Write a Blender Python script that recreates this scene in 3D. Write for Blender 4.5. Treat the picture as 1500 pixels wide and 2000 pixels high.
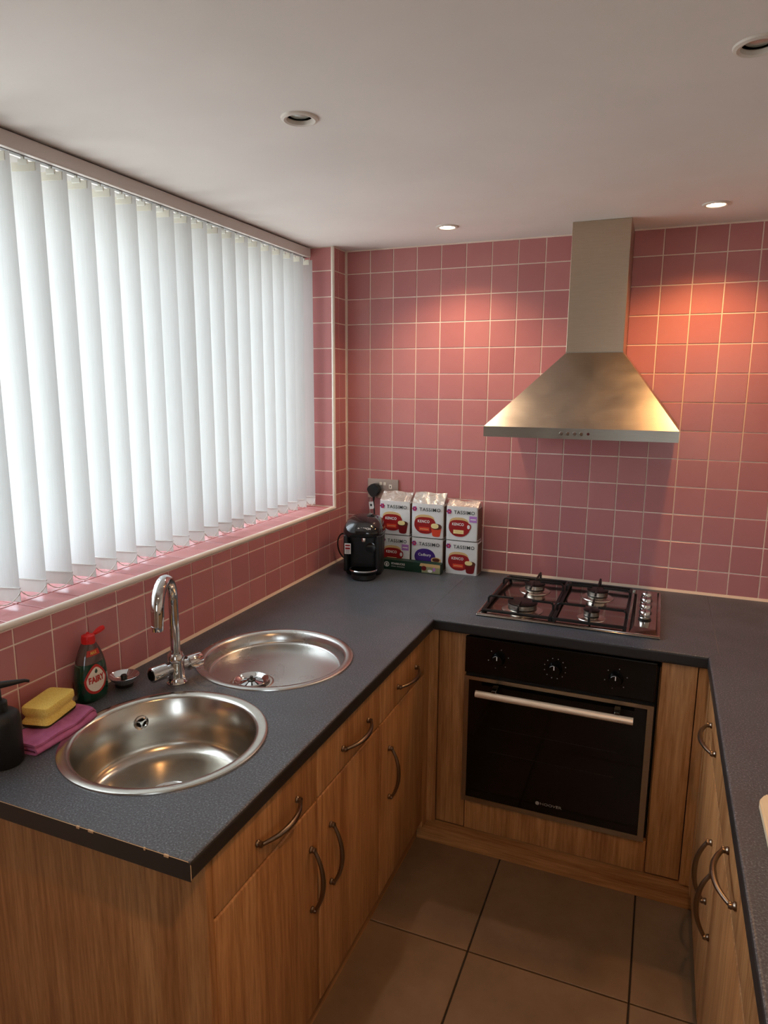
import bpy, bmesh, math, random
from mathutils import Vector, Matrix, Euler

scene = bpy.context.scene
for o in list(bpy.data.objects):
    bpy.data.objects.remove(o, do_unlink=True)
COL = scene.collection
PI = math.pi
rnd = random.Random(7)

# ------------------------------------------------------------------ camera
cam_d = bpy.data.cameras.new('camera')
cam = bpy.data.objects.new('camera', cam_d)
COL.objects.link(cam)
cam_d.sensor_fit = 'HORIZONTAL'
cam_d.sensor_width = 36.0
cam_d.lens = 1327.966 * 36.0 / 1500.0
cam_d.clip_start = 0.02
# rows: camera right, camera down, camera forward in world space
RX = Vector((0.92562956, 0.37838403, 0.00595291))
RY = Vector((0.07432510, -0.16635016, -0.98326161))
RZ = Vector((-0.37106023, 0.91057847, -0.18210206))
m3 = Matrix((RX, -RY, -RZ)).transposed()
cam.matrix_world = Matrix.Translation((1.31675954, -2.77754982, 1.64414855)) @ m3.to_4x4()
scene.camera = cam

# ------------------------------------------------------------------ world, exposure
world = bpy.data.worlds.new('overcast_sky')
scene.world = world
world.use_nodes = True
bg = world.node_tree.nodes['Background']
# overcast: even bright sky above the horizon, darker ground below it
_n, _l = world.node_tree.nodes, world.node_tree.links
_tc = _n.new('ShaderNodeTexCoord')
_sx = _n.new('ShaderNodeSeparateXYZ')
_mr = _n.new('ShaderNodeMapRange')
_mr.inputs['From Min'].default_value = -0.06
_mr.inputs['From Max'].default_value = 0.06
_mx = _n.new('ShaderNodeMix')
_mx.data_type = 'RGBA'
_mx.inputs[6].default_value = (0.50, 0.52, 0.51, 1)
_mx.inputs[7].default_value = (0.80, 0.91, 1.0, 1)
_l.new(_tc.outputs['Generated'], _sx.inputs[0])
_l.new(_sx.outputs['Z'], _mr.inputs['Value'])
_l.new(_mr.outputs['Result'], _mx.inputs[0])
_l.new(_mx.outputs[2], bg.inputs[0])
bg.inputs[1].default_value = 6.6
vs = scene.view_settings
vs.view_transform = 'Standard'
vs.look = 'None'
vs.exposure = 0.20
vs.gamma = 1.0
vs.use_curve_mapping = False

# room measures (metres): left tile face x=0, back tile face y=0, floor z=0
ZC = 0.867      # worktop
ZT = 2.211      # ceiling
P = 0.105       # tile pitch
ZR = 2.2205     # height of tile row line zero
XF = 0.646      # left worktop front
YF = -0.672     # back worktop front
XR = 1.489      # right worktop front
YE = -1.970     # left worktop end
XW = 2.12       # right wall
YB = -4.4       # wall behind the photographer
WARM = (1.0, 0.50, 0.19)
WARM_LEFT = (1.0, 0.68, 0.44)
SPOTS = [  # x, y, lit, watts, colour
    (0.541, -0.285, True, 15.5, WARM_LEFT),
    (1.418, -0.285, True, 22.0, WARM),
    (0.541, -1.370, False, 0, WARM),
    (1.418, -1.370, False, 0, WARM),
    (0.541, -2.455, False, 0, WARM),
    (1.418, -2.455, True, 38.0, WARM),
]

# ------------------------------------------------------------------ materials
def lin(c):
    return c / 12.92 if c <= 0.04045 else ((c + 0.055) / 1.055) ** 2.4

def rgb(r, g, b):
    return (lin(r / 255), lin(g / 255), lin(b / 255), 1.0)

MATS = {}

def mat(name, col, rough=0.5, metal=0.0, spec=0.5, emit=None, estr=0.0, coat=0.0, trans=0.0, ior=1.45):
    m = bpy.data.materials.new(name)
    m.use_nodes = True
    b = m.node_tree.nodes['Principled BSDF']
    b.inputs['Base Color'].default_value = rgb(*col)
    b.inputs['Roughness'].default_value = rough
    b.inputs['Metallic'].default_value = metal
    b.inputs['Specular IOR Level'].default_value = spec
    b.inputs['IOR'].default_value = ior
    b.inputs['Coat Weight'].default_value = coat
    b.inputs['Transmission Weight'].default_value = trans
    if emit:
        b.inputs['Emission Color'].default_value = (*emit, 1)
        b.inputs['Emission Strength'].default_value = estr
    MATS[name] = m
    return m

def nodes(m):
    nt = m.node_tree
    return nt, nt.nodes, nt.links, nt.nodes['Principled BSDF']

def coords(nt, scale=(1, 1, 1), randomise=False):
    tc = nt.nodes.new('ShaderNodeTexCoord')
    mp = nt.nodes.new('ShaderNodeMapping')
    mp.inputs['Scale'].default_value = scale
    nt.links.new(tc.outputs['Object'], mp.inputs['Vector'])
    if randomise:
        oi = nt.nodes.new('ShaderNodeObjectInfo')
        mu = nt.nodes.new('ShaderNodeMath')
        mu.operation = 'MULTIPLY'
        mu.inputs[1].default_value = 37.0
        nt.links.new(oi.outputs['Random'], mu.inputs[0])
        nt.links.new(mu.outputs[0], mp.inputs['Location'])
    return mp.outputs['Vector']

def noise(nt, vec, scale, detail=4, rough=0.6, dist=0.0):
    n = nt.nodes.new('ShaderNodeTexNoise')
    n.inputs['Scale'].default_value = scale
    n.inputs['Detail'].default_value = detail
    n.inputs['Roughness'].default_value = rough
    n.inputs['Distortion'].default_value = dist
    nt.links.new(vec, n.inputs['Vector'])
    return n.outputs['Fac']

def ramp(nt, fac, stops):
    r = nt.nodes.new('ShaderNodeValToRGB')
    el = r.color_ramp.elements
    while len(el) < len(stops):
        el.new(0.5)
    for e, (p, c) in zip(el, stops):
        e.position = p
        e.color = rgb(*c) if len(c) == 3 else c
    nt.links.new(fac, r.inputs['Fac'])
    return r.outputs['Color']

def bump(nt, fac, bsdf, strength=0.1, dist=0.001):
    b = nt.nodes.new('ShaderNodeBump')
    b.inputs['Strength'].default_value = strength
    b.inputs['Distance'].default_value = dist
    nt.links.new(fac, b.inputs['Height'])
    nt.links.new(b.outputs['Normal'], bsdf.inputs['Normal'])

def maprange(nt, fac, a, b, lo=0.3, hi=0.7):
    n = nt.nodes.new('ShaderNodeMapRange')
    n.inputs['From Min'].default_value = lo
    n.inputs['From Max'].default_value = hi
    n.inputs['To Min'].default_value = a
    n.inputs['To Max'].default_value = b
    nt.links.new(fac, n.inputs['Value'])
    return n.outputs['Result']

def mixcol(nt, fac, a, b, mode='MIX'):
    n = nt.nodes.new('ShaderNodeMix')
    n.data_type = 'RGBA'
    n.blend_type = mode
    if isinstance(fac, (int, float)):
        n.inputs[0].default_value = fac
    else:
        nt.links.new(fac, n.inputs[0])
    for s, v in ((6, a), (7, b)):
        if isinstance(v, tuple):
            n.inputs[s].default_value = v
        else:
            nt.links.new(v, n.inputs[s])
    return n.outputs[2]

# pink glazed tile, each one a little different
m = mat('pink_tile', (184, 106, 113), 0.24, spec=0.5)
nt, N, L, B = nodes(m)
oi = N.new('ShaderNodeObjectInfo')
c1 = ramp(nt, oi.outputs['Random'], [(0.0, (182, 117, 117)), (0.5, (188, 123, 122)), (1.0, (194, 129, 127))])
v = coords(nt, (1, 1, 1), True)
L.new(mixcol(nt, maprange(nt, noise(nt, v, 14, 3), 0.0, 0.25), c1, rgb(176, 110, 112)), B.inputs['Base Color'])
bump(nt, noise(nt, v, 45, 2), B, 0.06, 0.001)

m = mat('cream_grout', (226, 202, 186), 0.8, spec=0.2)
nt, N, L, B = nodes(m)
v = coords(nt)
L.new(ramp(nt, noise(nt, v, 9, 4), [(0.3, (232, 210, 194)), (0.7, (244, 228, 214))]), B.inputs['Base Color'])

m = mat('ceiling_paint', (226, 222, 216), 0.85, spec=0.2)
nt, N, L, B = nodes(m)
v = coords(nt)
L.new(ramp(nt, noise(nt, v, 2.2, 3), [(0.35, (228, 224, 219)), (0.65, (234, 230, 225))]), B.inputs['Base Color'])
bump(nt, noise(nt, v, 160, 3), B, 0.12, 0.001)

m = mat('wall_paint', (214, 205, 192), 0.85, spec=0.2)
mat('white_trim', (236, 226, 212), 0.35)
mat('sealant', (214, 192, 170), 0.6)
mat('upvc_white', (235, 236, 236), 0.3)

# dark speckled laminate
m = mat('slate_laminate', (60, 62, 68), 0.36, spec=0.4)
nt, N, L, B = nodes(m)
v = coords(nt)
f = noise(nt, v, 270, 2, 0.7)
c1 = ramp(nt, f, [(0.30, (54, 58, 63)), (0.52, (76, 81, 88)), (0.66, (106, 112, 119)), (0.74, (148, 153, 159))])
wear = maprange(nt, noise(nt, v, 7, 5, 0.65), 0.0, 0.5, 0.45, 0.72)
vd = nt.nodes.new('ShaderNodeVectorMath')      # limescale bloom round the tap
vd.operation = 'DISTANCE'
tc_ = nt.nodes.new('ShaderNodeTexCoord')
L.new(tc_.outputs['Object'], vd.inputs[0])
vd.inputs[1].default_value = (-0.40, -0.79, 0.0)
near_ = maprange(nt, vd.outputs['Value'], 1.0, 0.0, 0.03, 0.17)
mm = nt.nodes.new('ShaderNodeMath')
mm.operation = 'MULTIPLY'
L.new(near_, mm.inputs[0])
L.new(maprange(nt, noise(nt, v, 16, 5, 0.65, 1.0), 0.0, 0.9, 0.38, 0.70), mm.inputs[1])
base_ = mixcol(nt, wear, c1, rgb(70, 72, 76))
L.new(mixcol(nt, mm.outputs[0], base_, rgb(134, 126, 116)), B.inputs['Base Color'])
L.new(maprange(nt, noise(nt, v, 5, 5), 0.30, 0.44), B.inputs['Roughness'])
bump(nt, noise(nt, v, 300, 2), B, 0.12, 0.0005)

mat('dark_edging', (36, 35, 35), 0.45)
mat('chipboard', (196, 168, 132), 0.8)
mat('joint_filler', (128, 116, 104), 0.7)

def wood(name, scale, tint=1.0):
    m = mat(name, (172, 116, 66), 0.42, spec=0.4)
    nt, N, L, B = nodes(m)
    v = coords(nt, scale, True)
    broad = noise(nt, v, 1.0, 3, 0.55, 0.6)
    fine = noise(nt, v, 5.5, 5, 0.7)
    t = lambda c: tuple(min(255, q * tint) for q in c)
    c1 = ramp(nt, broad, [(0.28, t((154, 106, 66))), (0.48, t((180, 131, 84))), (0.72, t((196, 150, 102)))])
    c2 = ramp(nt, fine, [(0.30, (168, 148, 128)), (0.62, (255, 255, 255))])
    L.new(mixcol(nt, 0.75, c1, c2, 'MULTIPLY'), B.inputs['Base Color'])
    bump(nt, fine, B, 0.12, 0.0006)
    return m

wood('wood_vertical', (22, 22, 1.1))
wood('wood_across', (1.1, 22, 22))
wood('wood_along', (22, 1.1, 22))
mat('carcass_board', (120, 84, 52), 0.7)

# floor tile
m = mat('floor_tile', (104, 86, 68), 0.42, spec=0.45)
nt, N, L, B = nodes(m)
v = coords(nt, (1, 1, 1), True)
L.new(ramp(nt, noise(nt, v, 5, 6, 0.65), [(0.3, (108, 88, 68)), (0.7, (128, 106, 84))]), B.inputs['Base Color'])
bump(nt, noise(nt, v, 120, 3), B, 0.10, 0.0008)
mat('floor_grout', (40, 33, 28), 0.9)

def steel(name, col, rough, stretch, br=0.08, spread=0.08):
    m = mat(name, col, rough, 1.0)
    nt, N, L, B = nodes(m)
    v = coords(nt, stretch)
    f = noise(nt, v, 30, 3, 0.7)
    v2 = coords(nt)
    sm = noise(nt, v2, 6, 5, 0.6, 1.2)
    L.new(maprange(nt, sm, rough - spread, rough + spread), B.inputs['Roughness'])
    d = tuple(max(0, c - 12) for c in col)
    L.new(mixcol(nt, maprange(nt, f, 0.0, 0.8), rgb(*col), rgb(*d)), B.inputs['Base Color'])
    if br > 0:
        bump(nt, f, B, br, 0.0002)
    return m

steel('brushed_steel', (192, 174, 154), 0.36, (1, 1, 24), 0.03, 0.02)
steel('brushed_steel_flat', (168, 162, 152), 0.34, (1, 24, 24), 0.03, 0.06)
steel('sink_steel', (196, 191, 182), 0.22, (3, 3, 30), 0.0, 0.02)
steel('tray_steel', (198, 196, 192), 0.26, (30, 4, 4), 0.0, 0.03)
steel('hob_steel', (178, 170, 160), 0.12, (1, 30, 30), 0.0, 0.015)
steel('oven_steel', (176, 158, 134), 0.32, (1, 30, 30), 0.02, 0.02)
mat('chrome', (206, 206, 206), 0.05, 1.0)
mat('dark_chrome', (88, 84, 80), 0.16, 1.0)
mat('burner_alloy', (214, 208, 198), 0.26, 1.0)
mat('pewter', (132, 117, 102), 0.30, 1.0)
mat('champagne_bar', (236, 218, 194), 0.40, 0.6)
mat('black_enamel', (13, 13, 13), 0.32)
mat('cast_iron', (15, 14, 14), 0.45)
mat('black_glass', (4, 4, 4), 0.06, spec=0.5)
mat('oven_black', (5, 5, 5), 0.16)
mat('black_plastic', (22, 23, 25), 0.42)
mat('black_matte', (16, 17, 17), 0.5)
mat('gloss_black', (24, 25, 28), 0.10, coat=0.5)
mat('dark_void', (5, 5, 5), 0.9)
mat('grey_print', (150, 150, 150), 0.5)
mat('white_print', (232, 230, 226), 0.5)
mat('tiny_lamp', (90, 20, 16), 0.3)
mat('carrier_grey', (96, 92, 90), 0.5)
mat('rail_paint', (206, 196, 190), 0.4)
mat('clear_clip', (226, 226, 218), 0.3)

# vertical-blind fabric: thin woven cloth that lets daylight through
m = bpy.data.materials.new('blind_fabric')
m.use_nodes = True
MATS['blind_fabric'] = m
nt = m.node_tree
for n in list(nt.nodes):
    nt.nodes.remove(n)
out = nt.nodes.new('ShaderNodeOutputMaterial')
v = coords(nt, (60, 60, 2.0), True)
fib = ramp(nt, noise(nt, v, 6, 4, 0.7), [(0.3, (199, 199, 196)), (0.7, (206, 206, 204))])
df = nt.nodes.new('ShaderNodeBsdfDiffuse')
tl = nt.nodes.new('ShaderNodeBsdfTranslucent')
mx = nt.nodes.new('ShaderNodeMixShader')
mx.inputs[0].default_value = 0.48
nt.links.new(fib, df.inputs['Color'])
nt.links.new(fib, tl.inputs['Color'])
nt.links.new(df.outputs[0], mx.inputs[1])
nt.links.new(tl.outputs[0], mx.inputs[2])
nt.links.new(mx.outputs[0], out.inputs[0])
mat('hem_fabric', (222, 219, 206), 0.8)
mat('weight_fabric', (208, 206, 200), 0.8)
mat('bead_white', (214, 210, 204), 0.4)

# window glass: thin pane
m = bpy.data.materials.new('window_glass')
m.use_nodes = True
MATS['window_glass'] = m
nt = m.node_tree
for n in list(nt.nodes):
    nt.nodes.remove(n)
out = nt.nodes.new('ShaderNodeOutputMaterial')
tr = nt.nodes.new('ShaderNodeBsdfTransparent')
gl = nt.nodes.new('ShaderNodeBsdfGlossy')
gl.inputs['Roughness'].default_value = 0.02
mx = nt.nodes.new('ShaderNodeMixShader')
mx.inputs[0].default_value = 0.06
nt.links.new(tr.outputs[0], mx.inputs[1])
nt.links.new(gl.outputs[0], mx.inputs[2])
nt.links.new(mx.outputs[0], out.inputs[0])

# household things
m = mat('yellow_sponge', (222, 186, 62), 0.9, spec=0.1)
nt, N, L, B = nodes(m)
v = coords(nt)
vf = noise(nt, v, 420, 3)
L.new(ramp(nt, vf, [(0.35, (222, 192, 92)), (0.6, (242, 220, 128))]), B.inputs['Base Color'])
bump(nt, vf, B, 0.5, 0.001)
m = mat('scourer', (58, 54, 34), 0.95, spec=0.1)
m = mat('purple_cloth', (164, 78, 124), 0.95, spec=0.1)
nt, N, L, B = nodes(m)
v = coords(nt)
vf = noise(nt, v, 500, 3)
L.new(mixcol(nt, maprange(nt, noise(nt, v, 40, 4), 0, 0.7), rgb(192, 116, 158), rgb(156, 84, 124)), B.inputs['Base Color'])
bump(nt, vf, B, 0.7, 0.0015)
mat('green_liquid', (8, 56, 42), 0.08, coat=0.6)
mat('clear_shoulder', (84, 62, 58), 0.08, coat=0.6)
mat('red_plastic', (206, 34, 34), 0.3)
mat('label_red', (176, 44, 36), 0.4)
mat('label_cream', (222, 216, 200), 0.4)
mat('label_gold', (206, 164, 70), 0.4)
m = mat('foil_silver', (232, 232, 230), 0.34, 0.2)
nt, N, L, B = nodes(m)
v = coords(nt, (1, 1, 1), True)
f = noise(nt, v, 26, 4, 0.6, 0.8)
bump(nt, f, B, 0.35, 0.004)
m = mat('foil_crimp', (210, 206, 198), 0.24, 0.7)
nt, N, L, B = nodes(m)
v = coords(nt, (1, 1, 1), True)
bump(nt, noise(nt, v, 34, 4, 0.6, 1.0), B, 0.7, 0.006)
mat('pack_side', (116, 84, 70), 0.4, 0.2)
mat('print_red', (150, 26, 26), 0.4)
mat('print_darkred', (112, 16, 20), 0.4)
mat('print_orange', (214, 70, 44), 0.4)
mat('print_tan', (212, 178, 124), 0.4)
mat('print_cream', (236, 214, 150), 0.4)
mat('print_brown', (84, 40, 26), 0.4)
mat('print_magenta', (186, 44, 82), 0.4)
mat('print_plum', (120, 60, 128), 0.4)
mat('print_charcoal', (52, 62, 62), 0.4)
mat('print_purple', (62, 34, 120), 0.4)
mat('print_lilac', (172, 118, 186), 0.4)
mat('box_green', (18, 52, 38), 0.4)
mat('box_olive', (150, 152, 116), 0.4)
mat('socket_steel', (186, 176, 164), 0.32, 0.9)
mat('board_cream', (222, 204, 172), 0.55)
mat('switch_white', (226, 218, 204), 0.4)
mat('ring_white', (214, 206, 196), 0.4)
mat('lamp_glass_off', (176, 180, 172), 0.18, 0.5)
mat('reflector_dark', (60, 50, 40), 0.25, 0.8)
for nm, c in (('lamp_glow_left', (1.0, 0.80, 0.58)), ('lamp_glow_right', (1.0, 0.76, 0.50))):
    mat(nm, (255, 240, 220), 0.4, emit=c, estr=14.0)

# ------------------------------------------------------------------ geometry helpers
def new():
    return bmesh.new()

def box(bm, lo, hi, bevel=0.0, seg=2):
    x0, y0, z0 = lo
    x1, y1, z1 = hi
    vs_ = [bm.verts.new(c) for c in ((x0, y0, z0), (x1, y0, z0), (x1, y1, z0), (x0, y1, z0),
                                     (x0, y0, z1), (x1, y0, z1), (x1, y1, z1), (x0, y1, z1))]
    fs = [bm.faces.new([vs_[i] for i in q]) for q in ((3, 2, 1, 0), (4, 5, 6, 7), (0, 1, 5, 4), (1, 2, 6, 5), (2, 3, 7, 6), (3, 0, 4, 7))]
    if bevel > 0:
        es = list({e for f_ in fs for e in f_.edges})
        bmesh.ops.bevel(bm, geom=es, offset=bevel, segments=seg, affect='EDGES', profile=0.5)
    return bm

def prism(bm, poly, z0, z1, axis='z'):
    """poly: list of 2d points counter-clockwise; extruded from z0 to z1 along axis"""
    def P3(a, b, c):
        return {'z': (a, b, c), 'y': (a, c, b), 'x': (c, a, b)}[axis]
    lo = [bm.verts.new(P3(a, b, z0)) for a, b in poly]
    hi = [bm.verts.new(P3(a, b, z1)) for a, b in poly]
    n = len(poly)
    bm.faces.new(lo[::-1])
    bm.faces.new(hi)
    for i in range(n):
        j = (i + 1) % n
        bm.faces.new((lo[i], lo[j], hi[j], hi[i]))
    bmesh.ops.recalc_face_normals(bm, faces=bm.faces[:])
    return bm

def lathe(bm, prof, seg=48, c=(0, 0, 0), cap0=True, cap1=True):
    rings = []
    for r, z in prof:
        if r < 1e-6:
            rings.append([bm.verts.new((c[0], c[1], c[2] + z))])
        else:
            rings.append([bm.verts.new((c[0] + r * math.cos(2 * PI * k / seg), c[1] + r * math.sin(2 * PI * k / seg), c[2] + z)) for k in range(seg)])
    for a, b in zip(rings, rings[1:]):
        for k in range(seg):
            j = (k + 1) % seg
            if len(a) == 1 and len(b) == 1:
                continue
            if len(a) == 1:
                bm.faces.new((a[0], b[j], b[k]))
            elif len(b) == 1:
                bm.faces.new((a[k], a[j], b[0]))
            else:
                bm.faces.new((a[k], a[j], b[j], b[k]))
    if cap0 and len(rings[0]) > 1:
        bm.faces.new(rings[0][::-1])
    if cap1 and len(rings[-1]) > 1:
        bm.faces.new(rings[-1])
    bmesh.ops.recalc_face_normals(bm, faces=bm.faces[:])
    return bm

def tube(bm, pts, r, seg=10, cap=True):
    pts = [Vector(p) for p in pts]
    rr = r if isinstance(r, (list, tuple)) else [r] * len(pts)
    rings = []
    prev = None
    for i, p in enumerate(pts):
        t = (pts[min(i + 1, len(pts) - 1)] - pts[max(i - 1, 0)]).normalized()
        if prev is None:
            a = Vector((0, 0, 1)) if abs(t.z) < 0.9 else Vector((1, 0, 0))
            n = t.cross(a).normalized()
        else:
            n = (prev - t * prev.dot(t)).normalized()
        prev = n
        b = t.cross(n)
        rings.append([bm.verts.new(p + (n * math.cos(2 * PI * k / seg) + b * math.sin(2 * PI * k / seg)) * rr[i]) for k in range(seg)])
    for a, b in zip(rings, rings[1:]):
        for k in range(seg):
            j = (k + 1) % seg
            bm.faces.new((a[k], a[j], b[j], b[k]))
    if cap:
        bm.faces.new(rings[0][::-1])
        bm.faces.new(rings[-1])
    bmesh.ops.recalc_face_normals(bm, faces=bm.faces[:])
    return bm

def sring(cx, cy, z, rx, ry, p, seg):
    pts = []
    for k in range(seg):
        a = 2 * PI * k / seg
        ca, sa = math.cos(a), math.sin(a)
        s = (abs(ca) ** p + abs(sa) ** p) ** (-1.0 / p)
        pts.append((cx + rx * s * ca, cy + ry * s * sa, z))
    return pts

def loft(bm, secs, seg=48, cap0=True, cap1=True):
    """secs: (z, cx, cy, rx, ry, power) superellipse sections"""
    rings = [[bm.verts.new(q) for q in sring(cx, cy, z, rx, ry, p, seg)] for z, cx, cy, rx, ry, p in secs]
    for a, b in zip(rings, rings[1:]):
        for k in range(seg):
            j = (k + 1) % seg
            bm.faces.new((a[k], a[j], b[j], b[k]))
    if cap0:
        bm.faces.new(rings[0][::-1])
    if cap1:
        bm.faces.new(rings[-1])
    bmesh.ops.recalc_face_normals(bm, faces=bm.faces[:])
    return bm

def cyl(bm, c, r, h, axis='z', seg=24, r2=None):
    t = new()
    lathe(t, [(r, 0), (r if r2 is None else r2, h)], seg)
    rot = {'z': Matrix.Identity(4), 'x': Matrix.Rotation(PI / 2, 4, 'Y'), 'y': Matrix.Rotation(-PI / 2, 4, 'X')}[axis]
    t.transform(Matrix.Translation(c) @ rot)
    join(bm, t)
    return bm

def join(bm, other):
    me = bpy.data.meshes.new('tmp')
    other.to_mesh(me)
    other.free()
    bm.from_mesh(me)
    bpy.data.meshes.remove(me)

def thing(name, label, cat, loc=(0, 0, 0), rotz=0.0, group=None):
    o = bpy.data.objects.new(name, None)
    COL.objects.link(o)
    o.empty_display_size = 0.05
    o.location = loc
    o.rotation_euler = (0, 0, rotz)
    o['label'] = label
    o['category'] = cat
    if group:
        o['group'] = group
    return o

def root_of(o):
    while o.parent:
        o = o.parent
    return o

def mesh_of(name, bm, material, smooth=False):
    me = bpy.data.meshes.new(name)
    bm.to_mesh(me)
    bm.free()
    me.materials.append(MATS[material])
    if smooth:
        for p_ in me.polygons:
            p_.use_smooth = True
        try:
            me.set_sharp_from_angle(angle=math.radians(38))
        except Exception:
            pass
    return me

def part(name, bm, material, parent=None, smooth=False, world_=True, label=None):
    """a mesh object; geometry given in world coordinates unless world_ is False"""
    if parent is not None and world_:
        l = root_of(parent).location
        bm.transform(Matrix.Translation((-l[0], -l[1], -l[2])))
    o = bpy.data.objects.new(name, mesh_of(name, bm, material, smooth))
    COL.objects.link(o)
    if parent is not None:
        o.parent = parent
    if label:
        o['label'] = label
    return o

def single(name, bm, material, label, cat, loc, smooth=False, group=None):
    bm.transform(Matrix.Translation((-loc[0], -loc[1], -loc[2])))
    o = bpy.data.objects.new(name, mesh_of(name, bm, material, smooth))
    COL.objects.link(o)
    o.location = loc
    o['label'] = label
    o['category'] = cat
    if group:
        o['group'] = group
    return o

def struct(name, bm, material, smooth=False, label=None):
    o = bpy.data.objects.new(name, mesh_of(name, bm, material, smooth))
    COL.objects.link(o)
    o['kind'] = 'structure'
    if label:
        o['label'] = label
    return o

def inst(name, me, parent, loc, rot=(0, 0, 0), label=None):
    o = bpy.data.objects.new(name, me)
    COL.objects.link(o)
    o.parent = parent
    o.location = loc
    o.rotation_euler = rot
    if label:
        o['label'] = label
    return o

def text_bm(s, size, depth=0.0004, bold=0.0, sx=1.0, res=3, space=1.0):
    cu = bpy.data.curves.new('txt', 'FONT')
    cu.body = s
    cu.size = size
    cu.extrude = depth
    cu.offset = bold
    cu.align_x = 'CENTER'
    cu.align_y = 'CENTER'
    cu.resolution_u = res
    cu.space_character = space
    ob = bpy.data.objects.new('txt', cu)
    COL.objects.link(ob)
    dg = bpy.context.evaluated_depsgraph_get()
    me = bpy.data.meshes.new_from_object(ob.evaluated_get(dg))
    bm = new()
    bm.from_mesh(me)
    bpy.data.objects.remove(ob, do_unlink=True)
    bpy.data.curves.remove(cu)
    bpy.data.meshes.remove(me)
    bm.transform(Matrix.Diagonal((sx, 1, 1, 1)))
    return bm

FRONT = Matrix.Rotation(PI / 2, 4, 'X')     # text in xy plane -> facing -y, upright

def cut(o, cutters):
    """boolean difference, applied"""
    for cm in cutters:
        md = o.modifiers.new('cut', 'BOOLEAN')
        md.operation = 'DIFFERENCE'
        md.solver = 'EXACT'
        md.object = cm
    dg = bpy.context.evaluated_depsgraph_get()
    me = bpy.data.meshes.new_from_object(o.evaluated_get(dg))
    o.modifiers.clear()
    old = o.data
    o.data = me
    bpy.data.meshes.remove(old)
    for cm in cutters:
        bpy.data.objects.remove(cm, do_unlink=True)

TILE_CACHE = {}

def tile_mesh(w, h, name='tile', material='pink_tile', th=0.006, bev=0.0012):
    """tile in local xy plane, top face at z=0, body below"""
    k = (round(w, 4), round(h, 4), material)
    if k not in TILE_CACHE:
        bm = new()
        b = min(bev, w * 0.2, h * 0.2)
        def ring(dx, z):
            return [bm.verts.new(q) for q in ((-w / 2 + dx, -h / 2 + dx, z), (w / 2 - dx, -h / 2 + dx, z), (w / 2 - dx, h / 2 - dx, z), (-w / 2 + dx, h / 2 - dx, z))]
        r0, r1, r2 = ring(0, -th), ring(0, -b), ring(b, 0)
        for a, c_ in ((r0, r1), (r1, r2)):
            for i in range(4):
                j = (i + 1) % 4
                bm.faces.new((a[i], a[j], c_[j], c_[i]))
        bm.faces.new(r2)
        TILE_CACHE[k] = mesh_of(name, bm, material)
    return TILE_CACHE[k]

ROT_BACK = (PI / 2, 0, 0)                    # faces -y, local x -> x, local y -> z
ROT_LEFT = (PI / 2, 0, PI / 2)               # faces +x, local x -> y, local y -> z
GAP = 0.0042

def lay(parent, us, vs__, rot, place, skip=None):
    for i in range(len(us) - 1):
        for j in range(len(vs__) - 1):
            u0, u1, v0, v1 = us[i], us[i + 1], vs__[j], vs__[j + 1]
            if u1 - u0 < 0.012 or v1 - v0 < 0.012:
                continue
            w, h = u1 - u0 - GAP, v1 - v0 - GAP
            jit = (rnd.uniform(-1, 1) * 0.004, rnd.uniform(-1, 1) * 0.004)
            p_ = place((u0 + u1) / 2, (v0 + v1) / 2)
            inst('tile', tile_mesh(w, h), parent, p_, (rot[0] + jit[0], rot[1], rot[2] + jit[1]))

# ------------------------------------------------------------------ room shell
ZROWS = [ZR - P * r for r in range(0, 14)]
bm = new(); box(bm, (-0.35, YB, -0.12), (XW + 0.1, 0.1, -0.006))
floor = struct('floor', bm, 'floor_grout', label='dark brown square tiled kitchen floor')
FT = 0.451
fx0, fy0 = 0.895, -1.0656
fxs = [fx0 + FT * k for k in range(-2, 4)]
fys = [fy0 + FT * k for k in range(-7, 3)]
for i in range(len(fxs) - 1):
    for j in range(len(fys) - 1):
        a0, a1 = max(fxs[i], -0.005), min(fxs[i + 1], XW)
        b0, b1 = max(fys[j], YB + 0.01), min(fys[j + 1], -0.01)
        if a1 - a0 < 0.05 or b1 - b0 < 0.05:
            continue
        inst('tile', tile_mesh(a1 - a0 - 0.005, b1 - b0 - 0.005, material='floor_tile', th=0.008, bev=0.0015), floor, ((a0 + a1) / 2, (b0 + b1) / 2, 0))

bm = new(); box(bm, (-0.35, YB, ZT), (XW + 0.1, 0.1, ZT + 0.12))
ceiling = struct('ceiling', bm, 'ceiling_paint', label='matt off-white painted ceiling')
holes = []
for (x, y, lit, w_, c_) in SPOTS:
    b = new(); cyl(b, (x, y, ZT - 0.05), 0.0315, 0.11, 'z', 32)
    o = bpy.data.objects.new('hole', mesh_of('hole', b, 'dark_void')); COL.objects.link(o)
    holes.append(o)
cut(ceiling, holes)

bm = new(); box(bm, (-0.35, 0.0022, 0), (XW + 0.1, 0.1, ZT))
wall_back = struct('wall_back', bm, 'cream_grout', label='back wall of square pink glazed tiles with cream grout')
colx = [0.006] + [0.010 + P * k for k in range(1, 21)] + [XW]
rowz = [ZC - 0.02] + sorted(z for z in ZROWS if z > ZC + 0.01 and z < ZT - 0.03) + [ZT - 0.002]
lay(wall_back, colx, rowz, ROT_BACK, lambda u, v_: (u, 0.0, v_))

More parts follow.
